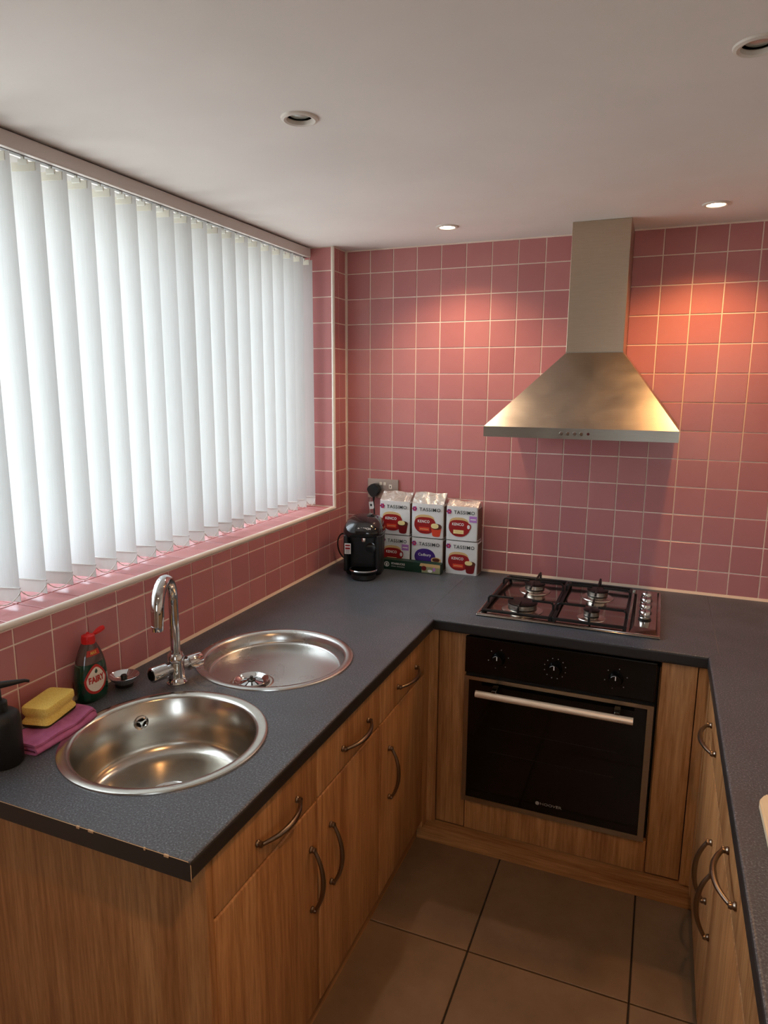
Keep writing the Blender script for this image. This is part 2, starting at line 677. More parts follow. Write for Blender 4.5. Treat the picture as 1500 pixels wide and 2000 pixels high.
SILL = 1.117
YJ = -0.122          # jamb plane
WIN0 = -2.36         # other end of the window opening
XG = -0.235          # window frame face
bm = new()
box(bm, (-0.35, YB, 0), (-0.0022, 0.0022, SILL - 0.004))
box(bm, (-0.35, YJ + 0.0022, SILL - 0.004), (-0.0022, 0.0022, ZT))
box(bm, (-0.35, YB, SILL - 0.004), (-0.0022, WIN0, ZT))
wall_left = struct('wall_left', bm, 'cream_grout', label='window wall with pink tiles below and beside the sill')
uy = [-(P * u) + 0.0368 for u in range(24, 0, -1)] + [-0.004]
rl = [ZC - 0.02, ZROWS[12], ZROWS[11], SILL - 0.012]
lay(wall_left, uy, rl, ROT_LEFT, lambda u, v_: (0.0, u, v_))
rp = sorted(z for z in ZROWS[:12] if z < ZT - 0.03)[0:]
rp = [SILL - 0.012] + [z for z in sorted(ZROWS) if z > SILL + 0.01 and z < ZT - 0.03] + [ZT - 0.002]
lay(wall_left, [YJ + 0.006, uy[-2], -0.004], rp, ROT_LEFT, lambda u, v_: (0.0, u, v_))
# jamb (faces the window opening, normal -y)
rj = [SILL + 0.002] + [z for z in sorted(ZROWS) if z > SILL + 0.01 and z < ZT - 0.03] + [ZT - 0.002]
lay(wall_left, [XG, -0.112, -0.008], rj, ROT_BACK, lambda u, v_: (u, YJ, v_))
# sill tiles (normal up)
lay(wall_left, [XG, -0.112, -0.006], uy[:-2] + [YJ - 0.003], (0, 0, 0), lambda u, v_: (u, v_, SILL))

bm = new(); box(bm, (XW, YB, 0), (XW + 0.1, 0.0, ZT))
struct('wall_right', bm, 'wall_paint')
bm = new()      # wall behind the viewer, with an unseen window added for daylight fill
W2 = (1.32, 2.02, 0.95, 2.08)
box(bm, (-0.35, YB - 0.1, 0), (XW + 0.1, YB, W2[2])); box(bm, (-0.35, YB - 0.1, W2[3]), (XW + 0.1, YB, ZT))
box(bm, (-0.35, YB - 0.1, W2[2]), (W2[0], YB, W2[3])); box(bm, (W2[1], YB - 0.1, W2[2]), (XW + 0.1, YB, W2[3]))
struct('wall_front', bm, 'wall_paint')
bm = new()
for a, b_, c_, d_ in ((W2[0], W2[1], W2[2], W2[2] + 0.06), (W2[0], W2[1], W2[3] - 0.06, W2[3]), (W2[0], W2[0] + 0.06, W2[2] + 0.06, W2[3] - 0.06), (W2[1] - 0.06, W2[1], W2[2] + 0.06, W2[3] - 0.06), (1.64, 1.70, W2[2] + 0.06, W2[3] - 0.06)):
    box(bm, (a + 0.0005, YB - 0.08, c_ + 0.0005), (b_ - 0.0005, YB - 0.02, d_ - 0.0005))
fill_win = struct('fill_window', bm, 'upvc_white', label='unseen white framed window added behind the viewer for daylight fill')
for a, b_ in ((W2[0] + 0.058, 1.642), (1.698, W2[1] - 0.058)):
    bm = new(); box(bm, (a, YB - 0.052, W2[2] + 0.058), (b_, YB - 0.048, W2[3] - 0.058)); part('pane', bm, 'window_glass', fill_win, world_=False)

# white tile trim round the window opening, sealant along the worktop
bm = new()
tube(bm, [(-0.004, WIN0, SILL - 0.003), (-0.004, YJ + 0.002, SILL - 0.003)], 0.0085, 12)
struct('trim_1', bm, 'white_trim', True, 'white rounded tile trim along the sill edge')
bm = new()
tube(bm, [(-0.003, YJ + 0.003, SILL - 0.004), (-0.003, YJ + 0.003, ZT - 0.001)], 0.0075, 12)
struct('trim_2', bm, 'white_trim', True, 'white vertical tile trim at the window reveal corner')
bm = new()
prism(bm, [(0.0, ZC - 0.001), (-0.009, ZC - 0.001), (-0.0, ZC + 0.009)], 0.0, XW, 'x')
struct('trim_3', bm, 'sealant', False, 'cream sealant bead where worktop meets back wall')
bm = new()
prism(bm, [(0.0, ZC - 0.001), (0.008, ZC - 0.001), (0.0, ZC + 0.008)], YE + 0.01, 0.0, 'y')
struct('trim_4', bm, 'sealant', False, 'cream sealant bead where worktop meets window wall')
bm = new()
box(bm, (-0.002, -0.005, ZT - 0.005), (XW, 0.001, ZT - 0.0002))
struct('trim_5', bm, 'cream_grout', False, 'thin grout line under the ceiling on the back wall')

# window
bm = new()
fr = 0.055
box(bm, (-0.30, WIN0 + 0.001, SILL - 0.003), (XG, YJ - 0.001, SILL + fr), 0.004)
box(bm, (-0.30, WIN0 + 0.001, ZT - fr), (XG, YJ - 0.001, ZT - 0.001), 0.004)
for y0 in (WIN0 + 0.001, -1.62 - fr / 2, -0.87 - fr / 2, YJ - 0.001 - fr):
    box(bm, (-0.2995, y0, SILL + fr - 0.004), (XG - 0.0005, y0 + fr, ZT - fr + 0.004), 0.003)
win = struct('window_1', bm, 'upvc_white', label='white framed window behind the blind')
for (a, b_) in ((WIN0 + fr - 0.004, -1.62 - fr / 2 + 0.004), (-1.62 + fr / 2 - 0.004, -0.87 - fr / 2 + 0.004), (-0.87 + fr / 2 - 0.004, YJ - fr + 0.004)):
    bm = new(); box(bm, (-0.270, a, SILL + fr - 0.006), (-0.266, b_, ZT - fr + 0.006))
    part('pane', bm, 'window_glass', win, world_=False)

# ------------------------------------------------------------------ downlights
ring_bm = new()
lathe(ring_bm, [(0.030, 0.006), (0.0275, 0.004), (0.0285, -0.0035), (0.034, -0.0055), (0.0395, -0.0035), (0.041, -0.0004), (0.041, 0.0)], 48, cap0=False, cap1=False)
RING = mesh_of('trim_ring', ring_bm, 'ring_white', True)
b = new(); lathe(b, [(0.0310, 0.001), (0.0305, 0.020), (0.026, 0.050), (0.0, 0.052)], 32, cap0=False)
CAN = mesh_of('reflector', b, 'reflector_dark', True)
def lampdisc(nm, matname, z):
    b = new(); lathe(b, [(0.0, z), (0.020, z + 0.001), (0.0255, z + 0.004), (0.0255, z + 0.010), (0.0, z + 0.011)], 32)
    return mesh_of(nm, b, matname, True)
D_OFF = lampdisc('lamp', 'lamp_glass_off', 0.004)
D_L = lampdisc('lamp', 'lamp_glow_left', 0.003)
D_R = lampdisc('lamp', 'lamp_glow_right', 0.003)
LBL = ['lit recessed ceiling downlight to the window side of the cooker hood', 'lit recessed ceiling downlight to the right of the cooker hood duct',
       'unlit recessed ceiling downlight above the sink near the blind', 'unlit recessed ceiling downlight cut by the top right frame edge',
       'unlit recessed ceiling downlight behind the viewer above the sink run', 'lit recessed ceiling downlight behind the viewer above the floor']
for k, (x, y, lit, watts, colr) in enumerate(SPOTS):
    t = thing('ceiling_downlight', LBL[k], 'downlight', (x, y, ZT), 0, 'recessed ceiling downlights')
    inst('trim_ring', RING, t, (0, 0, 0))
    inst('reflector', CAN, t, (0, 0, 0))
    inst('lamp', (D_R if x > 1 else D_L) if lit else D_OFF, t, (0, 0, 0))
    if lit:
        ld = bpy.data.lights.new('halogen_light', 'SPOT')
        ld.energy = watts
        ld.color = colr
        ld.spot_size = math.radians(128)
        ld.spot_blend = 0.85
        ld.shadow_soft_size = 0.022
        lo_ = bpy.data.objects.new('halogen_light', ld)
        COL.objects.link(lo_)
        lo_.parent = t
        lo_.location = (0, 0, -0.012)

# ------------------------------------------------------------------ vertical blind
blind = thing('vertical_blind', 'white vertical blind with open fabric slats hanging over the window', 'blind', (-0.12, -1.2, ZT))
bm = new()
box(bm, (-0.146, WIN0 + 0.02, ZT - 0.041), (-0.100, YJ - 0.006, ZT - 0.005), 0.003)
rail = part('headrail', bm, 'rail_paint', blind)
bm = new(); box(bm, (-0.138, WIN0 + 0.03, ZT - 0.006), (-0.110, YJ - 0.02, ZT - 0.0005))
part('rail_bracket', bm, 'carrier_grey', blind)
bm = new(); box(bm, (-0.131, WIN0 + 0.03, ZT - 0.0425), (-0.115, YJ - 0.012, ZT - 0.0405))
part('track_slot', bm, 'carrier_grey', rail)
SW, SP = 0.089, 0.079
ST, SB = ZT - 0.056, SILL + 0.012
def slat_mesh():
    bm = new()
    nx, nz = 8, 14
    g = []
    for j in range(nz + 1):
        row = []
        for i in range(nx + 1):
            u = -SW / 2 + SW * i / nx
            bow = 0.0045 * math.cos(PI * u / SW) - 0.002
            z = SB + (ST - SB) * j / nz
            row.append(bm.verts.new((u, bow, z - ZT)))
        g.append(row)
    for j in range(nz):
        for i in range(nx):
            bm.faces.new((g[j][i], g[j][i + 1], g[j + 1][i + 1], g[j + 1][i]))
    return mesh_of('slat', bm, 'blind_fabric', True)
SLAT = slat_mesh()
b = new()
gr = [[b.verts.new((-SW / 2 + SW * i / 8, 0.0045 * math.cos(PI * (-0.5 + i / 8)) - 0.002 - 0.0012, SB - ZT + 0.034 * j / 2)) for i in range(9)] for j in range(3)]
for j in range(2):
    for i in range(8):
        b.faces.new((gr[j][i], gr[j][i + 1], gr[j + 1][i + 1], gr[j + 1][i]))
box(b, (-SW / 2, -0.0032, SB - ZT + 0.0330), (SW / 2, 0.0012, SB - ZT + 0.0348))
WEIGHT = mesh_of('bottom_weight', b, 'weight_fabric')
b = new(); box(b, (-0.030, -0.0005, ST - ZT - 0.018), (0.030, 0.0025, ST - ZT + 0.002), 0.0006, 1)
HEM = mesh_of('top_hem', b, 'hem_fabric')
b = new(); box(b, (-0.012, -0.003, ST - ZT - 0.004), (0.012, 0.003, ST - ZT + 0.008), 0.001, 1); box(b, (-0.003, -0.003, ST - ZT + 0.006), (0.003, 0.003, -0.0425 - 0.0))
CLIP = mesh_of('hanger', b, 'clear_clip')
ns = int((YJ - 0.035 - WIN0) / SP)
slat_pos = []
for k in range(ns + 1):
    y = YJ - 0.042 - SP * k
    if y < WIN0 + 0.05:
        break
    ang = math.radians(14 + rnd.uniform(-3.5, 3.5))
    s = inst('slat', SLAT, blind, (-0.003, y + 1.2, 0), (rnd.uniform(-0.002, 0.002), 0, ang))
    inst('bottom_weight', WEIGHT, s, (0, 0, 0))
    inst('top_hem', HEM, s, (0, 0, 0))
    inst('hanger', CLIP, s, (0, 0, 0))
    slat_pos.append((y, ang))
# bead chains joining neighbouring slats, front and back
for side in (1, -1):
    for (ya, aa), (yb, ab) in zip(slat_pos, slat_pos[1:]):
        pa = Vector((-0.123 + side * SW / 2 * math.cos(aa), ya + side * SW / 2 * math.sin(aa), SB + 0.026))
        pb = Vector((-0.123 + side * SW / 2 * math.cos(ab), yb + side * SW / 2 * math.sin(ab), SB + 0.026))
        bm = new()
        pts = []
        for q in range(13):
            t_ = q / 12
            p_ = pa.lerp(pb, t_)
            p_.z -= 0.022 * (1 - (2 * t_ - 1) ** 2)
            pts.append(p_)
        tube(bm, pts, [0.0016 if q % 2 else 0.0008 for q in range(13)], 6)
        part('bead_chain', bm, 'bead_white', blind)

# ------------------------------------------------------------------ worktop
wt = thing('worktop', 'dark slate-grey speckled laminate worktop running round three sides of the kitchen', 'worktop', (0.62, -0.6, ZC))
ZB = 0.829
def slab(name, poly, rounded):
    bm = new()
    prism(bm, poly, ZB, ZC)
    es = []
    for e in bm.edges:
        a, b_ = e.verts[0].co, e.verts[1].co
        if abs(a.z - b_.z) < 1e-5:
            for (p_, q_) in rounded:
                def near(pt, w): return (Vector((pt.x, pt.y)) - Vector(w)).length < 1e-4
                if (near(a, p_) and near(b_, q_)) or (near(a, q_) and near(b_, p_)):
                    es.append(e)
    bmesh.ops.bevel(bm, geom=es, offset=0.007, segments=4, affect='EDGES', profile=0.5)
    bm.normal_update()
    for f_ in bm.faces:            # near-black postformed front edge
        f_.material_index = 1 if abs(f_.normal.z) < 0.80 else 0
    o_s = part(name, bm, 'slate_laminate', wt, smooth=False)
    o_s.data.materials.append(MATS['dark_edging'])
    return o_s
JL, JR = 0.601, 1.520
S1, S2 = (0.334, -1.655), (0.322, -1.166)
left_poly = [(0.0005, -0.0005), (0.0005, YE), (XF, YE), (XF, YF), (JL, YF + 0.050), (JL, -0.0005)]
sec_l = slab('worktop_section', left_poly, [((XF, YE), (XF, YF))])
cutters = []
for c_ in (S1, S2):
    b = new(); cyl(b, (c_[0] - 0.62, c_[1] + 0.6, -0.1), 0.212, 0.2, 'z', 64)
    o = bpy.data.objects.new('hole', mesh_of('hole', b, 'slate_laminate')); COL.objects.link(o)
    o.location = wt.location
    cutters.append(o)
bpy.context.view_layer.update()
cut(sec_l, cutters)
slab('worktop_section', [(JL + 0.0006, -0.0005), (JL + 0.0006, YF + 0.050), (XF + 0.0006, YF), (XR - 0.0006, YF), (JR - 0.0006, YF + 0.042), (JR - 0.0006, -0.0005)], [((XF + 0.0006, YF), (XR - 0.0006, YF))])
YRE = -2.30
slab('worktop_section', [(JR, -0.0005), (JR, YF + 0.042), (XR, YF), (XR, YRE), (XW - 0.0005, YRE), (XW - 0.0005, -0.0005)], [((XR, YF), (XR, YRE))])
# laminate joints and worn edging
bm = new()
box(bm, (JL - 0.0004, YF + 0.052, ZC - 0.002), (JL + 0.0009, -0.55, ZC + 0.00025))
part('joint_strip', bm, 'joint_filler', wt)
bm = new()
box(bm, (JR - 0.0008, YF + 0.044, ZC - 0.002), (JR + 0.0001, -0.36, ZC + 0.00025))
part('joint_strip', bm, 'joint_filler', wt)
bm = new(); box(bm, (0.001, YE - 0.0010, ZB + 0.0005), (XF - 0.001, YE - 0.0001, ZC - 0.0022))
part('end_edging', bm, 'dark_edging', wt)
bm = new(); tube(bm, [(0.001, YE - 0.0002, ZC - 0.0012), (XF - 0.006, YE - 0.0002, ZC - 0.0012), (XF - 0.0005, YE - 0.0002, ZC - 0.007), (XF - 0.0005, YE - 0.0002, ZB + 0.004)], 0.0007, 6)
part('worn_edge', bm, 'chipboard', wt)
for (cx, w_) in ((0.596, 0.010), (0.55, 0.004), (0.43, 0.012), (0.40, 0.007)):
    bm = new(); box(bm, (cx - w_ / 2, YE - 0.0018, ZC - 0.005), (cx + w_ / 2, YE + 0.0012, ZC + 0.0002), 0.0006, 1)
    part('edge_chip', bm, 'chipboard', wt)

# ------------------------------------------------------------------ bow handle
def handle_mesh(length=0.160, out=0.033):
    bm = new()
    pts, rr = [], []
    n = 18
    for k in range(n + 1):
        t_ = -1 + 2 * k / n
        pts.append((t_ * length / 2, 0, 0.010 + (out - 0.010) * (1 - abs(t_) ** 2.2)))
        rr.append(0.0042 + 0.0022 * (1 - abs(t_)) ** 0.8 if abs(t_) < 0.99 else 0.0046)
    tube(bm, pts, rr, 10)
    for s in (-1, 1):
        t = new()
        lathe(t, [(0.0075, 0), (0.0082, 0.003), (0.0062, 0.006), (0.0072, 0.009), (0.0060, 0.0135), (0.0, 0.0150)], 16, (s * length / 2, 0, 0))
        join(bm, t)
    return mesh_of('handle', bm, 'pewter', True)
HANDLE = handle_mesh()
# orientation: local z -> outward, local x -> along the bar
def hrot(outward, along):
    z = Vector(outward); x = Vector(along); y = z.cross(x)
    return Matrix((x, y, z)).transposed().to_euler()

# ------------------------------------------------------------------ left run of base cabinets
XD = 0.625       # door face
def front(name, lo, hi, parent, axis, bev=0.0045, material='wood_vertical'):
    bm = new(); box(bm, lo, hi, bev, 3)
    return part(name, bm, material, parent, smooth=True)

units = [(-1.888, -1.4865, -1.664, -1.524, 'base cabinet at the worktop end below the round sink bowl'),
         (-1.4835, -1.1025, -1.270, -1.422, 'middle base cabinet of the sink run between its two neighbours'),
         (-1.0995, -0.706, -0.881, -1.031, 'base cabinet of the sink run next to the inner corner post')]
for (y0, y1, hy, dy, lb) in units:
    t = thing('base_cabinet', 'honey wood ' + lb, 'cabinet', (XD - 0.3, (y0 + y1) / 2, 0.0), 0, 'base cabinets under the worktop')
    bm = new(); box(bm, (0.03, y0 + 0.001, 0.118), (XD - 0.0195, y1 - 0.001, 0.64))
    part('carcass', bm, 'carcass_board', t)
    d = front('drawer_front', (XD - 0.019, y0 + 0.001, 0.684), (XD, y1 - 0.001, 0.823), t, 'x')
    l = t.location
    inst('handle', HANDLE, d, (XD - l.x, hy - l.y, 0.742), hrot((1, 0, 0), (0, 1, 0)))
    d = front('door', (XD - 0.019, y0 + 0.001, 0.122), (XD, y1 - 0.001, 0.680), t, 'x')
    inst('handle', HANDLE, d, (XD - l.x, dy - l.y, 0.496), hrot((1, 0, 0), (0, 0, 1)))
bm = new(); box(bm, (0.012, -1.909, 0.0), (XD + 0.001, -1.891, ZB - 0.0005), 0.001, 1)
single('end_panel', bm, 'wood_vertical', 'wide honey wood end panel closing the sink run below the worktop end', 'panel', (0.32, -1.9, 0))
bm = new(); box(bm, (0.565, -1.889, 0.0), (0.581, -0.640, 0.115))
single('plinth', bm, 'wood_along', 'recessed honey wood plinth board under the sink run cabinets', 'plinth', (0.573, -1.26, 0))

# ------------------------------------------------------------------ back run: posts, oven housing
YD = -0.650
bm = new()
prism(bm, [(0.606, -0.705), (XD - 0.001, -0.705), (XD - 0.001, YD - 0.001), (0.6555, YD - 0.001), (0.6555, YD + 0.018), (0.606, YD + 0.018)], 0.094, ZB - 0.0005)
single('corner_post', bm, 'wood_vertical', 'honey wood corner post between sink run and oven housing', 'post', (0.63, YD, 0.094))
bm = new()
prism(bm, [(1.470, YD - 0.001), (1.499, YD - 0.001), (1.499, -0.700), (1.515, -0.700), (1.515, YD + 0.018), (1.470, YD + 0.018)], 0.094, ZB - 0.0005)
single('corner_post', bm, 'wood_vertical', 'honey wood corner post between oven housing and the right cabinets', 'post', (1.49, YD, 0.094))
bm = new(); box(bm, (0.5815, -0.637, 0.0), (1.531, -0.620, 0.0925), 0.001, 1)
single('plinth', bm, 'wood_across', 'honey wood plinth board on the floor below the oven', 'plinth', (1.05, -0.63, 0))

t = thing('oven_housing', 'honey wood housing panels framing the built-in oven', 'cabinet', (1.06, -0.35, 0.0))
front('side_panel', (0.6595, YD, 0.104), (0.7615, YD + 0.018, ZB - 0.001), t, 'y', 0.002)
front('side_panel', (1.3665, YD, 0.104), (1.4675, YD + 0.018, ZB - 0.001), t, 'y', 0.002)
front('lower_panel', (0.764, YD, 0.100), (1.364, YD + 0.018, 0.2135), t, 'y', 0.003)
bm = new()
box(bm, (0.665, YD + 0.0185, 0.094), (0.765, -0.02, 0.80)); box(bm, (1.363, YD + 0.0185, 0.094), (1.463, -0.02, 0.80)); box(bm, (0.765, YD + 0.0185, 0.094), (1.363, -0.02, 0.20))
part('carcass', bm, 'carcass_board', t)

# ------------------------------------------------------------------ oven
ov = thing('built_in_oven', 'black glass built-in oven with steel frame and pale bar handle', 'oven', (1.055, -0.4, 0.215))
OX0, OX1, OY = 0.7545, 1.3545, -0.664
bm = new(); box(bm, (0.768, YD + 0.020, 0.2145), (1.360, -0.06, 0.80))
part('body', bm, 'dark_void', ov)
bm = new(); box(bm, (OX0, OY, 0.694), (OX1, YD - 0.0005, 0.8215), 0.003, 2)
cp = part('control_panel', bm, 'oven_black', ov)
bm = new(); box(bm, (OX0 + 0.004, OY + 0.006, 0.682), (OX1 - 0.004, YD - 0.0005, 0.694))
part('vent_gap', bm, 'dark_void', ov)
# door frame as four steel rails
DZ0, DZ1 = 0.2165, 0.6815
fw = 0.0155
bm = new()
o_ = [(OX0, DZ0), (OX1, DZ0), (OX1, DZ1), (OX0, DZ1)]
i_ = [(OX0 + fw, DZ0 + 0.018), (OX1 - fw - 0.003, DZ0 + 0.018), (OX1 - fw - 0.003, DZ1 - 0.0125), (OX0 + fw, DZ1 - 0.0125)]
fr_o = [bm.verts.new((x, OY, z)) for x, z in o_]; fr_i = [bm.verts.new((x, OY, z)) for x, z in i_]
bk_o = [bm.verts.new((x, YD - 0.0005, z)) for x, z in o_]; bk_i = [bm.verts.new((x, OY + 0.004, z)) for x, z in i_]
for k in range(4):
    j = (k + 1) % 4
    bm.faces.new((fr_o[k], fr_o[j], fr_i[j], fr_i[k]))
    bm.faces.new((fr_o[k], bk_o[k], bk_o[j], fr_o[j]))
    bm.faces.new((fr_i[k], fr_i[j], bk_i[j], bk_i[k]))
bmesh.ops.recalc_face_normals(bm, faces=bm.faces[:])
door = part('door_frame', bm, 'oven_steel', ov)
bm = new(); box(bm, (OX0 + fw - 0.002, OY + 0.0015, DZ0 + 0.016), (OX1 - fw - 0.001, OY + 0.010, DZ1 - 0.0105))
part('door_glass', bm, 'black_glass', ov)
# two thin lines across the door glass, a little paler than it
for z in (0.505, 0.418):
    bm = new(); box(bm, (0.85, OY + 0.00125, z), (1.255, OY + 0.0016, z + 0.0010))
    part('glass_line', bm, 'dark_edging', ov)
bm = new(); cyl(bm, (0.806, -0.712, 0.644), 0.0115, 0.492, 'x', 24)
hb = part('handle', bm, 'champagne_bar', ov, smooth=True)
for x in (0.866, 1.250):
    bm = new()
    box(bm, (x - 0.008, -0.712, 0.640), (x + 0.008, OY + 0.001, 0.664), 0.002, 1)
    for k in range(4):
        box(bm, (x - 0.0085, -0.704 + k * 0.009, 0.664), (x + 0.0085, -0.700 + k * 0.009, 0.666))
    part('handle_bracket', bm, 'dark_chrome', hb)
for q, (x, z) in enumerate(((0.868, 0.757), (1.052, 0.755), (1.238, 0.753))):
    t2 = new()
    lathe(t2, [(0.0225, 0), (0.0225, 0.006), (0.0195, 0.010), (0.0185, 0.024), (0.017, 0.026), (0.0, 0.026)], 32)
    t2.transform(Matrix.Translation((x, OY + 0.0002, z)) @ Matrix.Rotation(PI / 2, 4, 'X'))
    kn = part('knob', t2, 'oven_black', ov, smooth=True)
    b = new(); box(b, (x - 0.0012, OY - 0.0268, z + 0.004), (x + 0.0012, OY - 0.0255, z + 0.0165))
    part('pointer_mark', b, 'white_print', kn)
    b = new(); tube(b, [(x + 0.0175 * math.cos(a), OY - 0.0245, z + 0.0175 * math.sin(a)) for a in [math.radians(92 + 8 * k) for k in range(7)]], 0.0009, 6)
    part('pointer_glint', b, 'grey_print', kn)
    b = new()
    for k in range(12):
        if q != 1 and k % 2:
            continue
        a = math.radians(30 * k + 15)
        cyl(b, (x + 0.034 * math.cos(a), OY - 0.0006, z + 0.034 * math.sin(a)), 0.0016, 0.0008, 'y', 8)
    part('dial_marks', b, 'grey_print', cp)
b = text_bm('HOOVER', 0.013, 0.0002, 0.0, 1.35); b.transform(Matrix.Translation((1.062, OY + 0.0013, 0.268)) @ FRONT)
part('lettering', b, 'grey_print', ov)
b = new(); cyl(b, (1.018, OY + 0.0008, 0.268), 0.0065, 0.0008, 'y', 20)
part('badge', b, 'grey_print', ov)

# ------------------------------------------------------------------ right run
XQ = 1.500
yr_units = [(-0.702, -1.183, -0.930, -1.122, 'base cabinet of the right run beside the oven corner'),
            (-1.186, -1.776, -1.480, -1.243, 'base cabinet of the right run with the second bow-handled drawer'),
            (-1.779, -2.270, -2.02, -2.21, 'base cabinet of the right run closest to the viewer')]
for (y1, y0, hy, dy, lb) in yr_units:
    t = thing('base_cabinet', 'honey wood ' + lb, 'cabinet', (XQ + 0.3, (y0 + y1) / 2, 0.0), 0, 'base cabinets under the worktop')
    bm = new(); box(bm, (XQ + 0.0195, y0 + 0.001, 0.118), (XW - 0.02, y1 - 0.001, ZB - 0.002))
    part('carcass', bm, 'carcass_board', t)
    l = t.location
    d = front('drawer_front', (XQ, y0 + 0.001, 0.684), (XQ + 0.019, y1 - 0.001, 0.823), t, 'x')
    inst('handle', HANDLE, d, (XQ - l.x, hy - l.y, 0.740), hrot((-1, 0, 0), (0, 1, 0)))
    d = front('door', (XQ, y0 + 0.001, 0.118), (XQ + 0.019, y1 - 0.001, 0.680), t, 'x')
    inst('handle', HANDLE, d, (XQ - l.x, dy - l.y, 0.488), hrot((-1, 0, 0), (0, 0, 1)))
bm = new(); box(bm, (1.532, -2.27, 0.0), (1.548, -0.640, 0.112))
single('plinth', bm, 'wood_along', 'recessed honey wood plinth board under the right run cabinets', 'plinth', (1.54, -1.4, 0))
bm = new()
t2 = new(); prism(t2, [(1.548, -1.412), (1.536, -1.436), (1.536, -1.78), (1.86, -1.78), (1.86, -1.40)], ZC + 0.0004, ZC + 0.018)
bmesh.ops.bevel(t2, geom=[e for e in t2.edges], offset=0.003, segments=2, affect='EDGES')
single('chopping_board', t2, 'board_cream', 'pale cream chopping board lying on the right worktop', 'board', (1.7, -1.6, ZC), smooth=True)

# ------------------------------------------------------------------ cooker hood
hd = thing('cooker_hood', 'brushed steel chimney cooker hood mounted on the pink tiled wall', 'cooker hood', (1.06, -0.25, 1.479))
HX0, HX1, HYF = 0.757, 1.363, -0.520
DX0, DX1, DYF = 0.971, 1.167, -0.200
bm = new()
lo = [bm.verts.new(q) for q in ((HX0, HYF, 1.514), (HX1, HYF, 1.514), (HX1, -0.0025, 1.514), (HX0, -0.0025, 1.514))]
hi = [bm.verts.new(q) for q in ((DX0, DYF, 1.766), (DX1, DYF, 1.766), (DX1, -0.0025, 1.766), (DX0, -0.0025, 1.766))]
for k in range(4):
    j = (k + 1) % 4
    bm.faces.new((lo[k], lo[j], hi[j], hi[k]))
bm.faces.new(hi)
bmesh.ops.recalc_face_normals(bm, faces=bm.faces[:])
bmesh.ops.bevel(bm, geom=[e for e in bm.edges if e.is_manifold and abs(e.verts[0].co.z - e.verts[1].co.z) > 0.1], offset=0.004, segments=2, affect='EDGES')
part('canopy', bm, 'brushed_steel_flat', hd)
bm = new()
prism(bm, [(HX0, HYF), (HX1, HYF), (HX1, -0.0025), (HX0, -0.0025)], 1.4795, 1.5138)
bm.faces.ensure_lookup_table()
low = [f_ for f_ in bm.faces if f_.calc_center_median().z < 1.48]
r_ = bmesh.ops.inset_region(bm, faces=low, thickness=0.018)
bmesh.ops.translate(bm, verts=list({v_ for f_ in low for v_ in f_.verts}), vec=(0, 0, 0.012))
bmesh.ops.recalc_face_normals(bm, faces=bm.faces[:])
rim = part('rim', bm, 'brushed_steel_flat', hd)
for x0, x1 in ((0.79, 1.055), (1.065, 1.33)):
    bm = new(); box(bm, (x0, -0.47, 1.486), (x1, -0.05, 1.4905))
    for k in range(16):
        yy = -0.46 + k * 0.026
        box(bm, (x0 + 0.01, yy, 1.4835), (x1 - 0.01, yy + 0.014, 1.4862))
    part('grease_filter', bm, 'burner_alloy', hd)
bm = new(); box(bm, (DX0, DYF, 1.762), (DX1, -0.0025, ZT - 0.0005), 0.0015, 2)
part('duct', bm, 'brushed_steel', hd)
bm = new(); box(bm, (DX0 - 0.0006, DYF - 0.0006, 1.764), (DX1 + 0.0006, -0.003, 1.769))
part('duct_collar', bm, 'brushed_steel_flat', hd)
for k, x in enumerate((1.013, 1.034, 1.055, 1.076)):
    t2 = new(); lathe(t2, [(0.0062, 0), (0.0062, 0.003), (0.005, 0.0045), (0, 0.0045)], 20)
    t2.transform(Matrix.Translation((x, HYF + 0.0002, 1.4975)) @ Matrix.Rotation(PI / 2, 4, 'X'))
    part('button', t2, 'chrome', rim, smooth=True)
t2 = new(); lathe(t2, [(0.0045, 0), (0.0045, 0.002), (0, 0.0025)], 16)
t2.transform(Matrix.Translation((1.097, HYF + 0.0002, 1.4975)) @ Matrix.Rotation(PI / 2, 4, 'X'))
part('indicator_lamp', t2, 'tiny_lamp', rim, smooth=True)

# ------------------------------------------------------------------ hob
hob = thing('gas_hob', 'polished steel four-burner gas hob with black pan supports', 'hob', (1.06, -0.325, ZC))
GX0, GX1, GY0, GY1 = 0.765, 1.357, -0.580, -0.070
bm = new(); box(bm, (GX0, GY0, ZC + 0.0003), (GX1, GY1, ZC + 0.008), 0.004, 3)
# sunken cooking area
part('plate', bm, 'hob_steel', hob, smooth=True)
def flat_rim(bm, x0, x1, y0, y1, w, z0, z1):
    for (a, b_, c_, d_) in ((x0, x1, y0, y0 + w), (x0, x1, y1 - w, y1), (x0, x0 + w, y0 + w, y1 - w), (x1 - w, x1, y0 + w, y1 - w)):
        box(bm, (a, c_, z0), (b_, d_, z1), min(0.0014, w * 0.3), 2)
bm = new(); flat_rim(bm, GX0 + 0.002, GX1 - 0.002, GY0 + 0.002, GY1 - 0.002, 0.008, ZC + 0.006, ZC + 0.0105)
part('raised_edge', bm, 'hob_steel', hob, smooth=True)
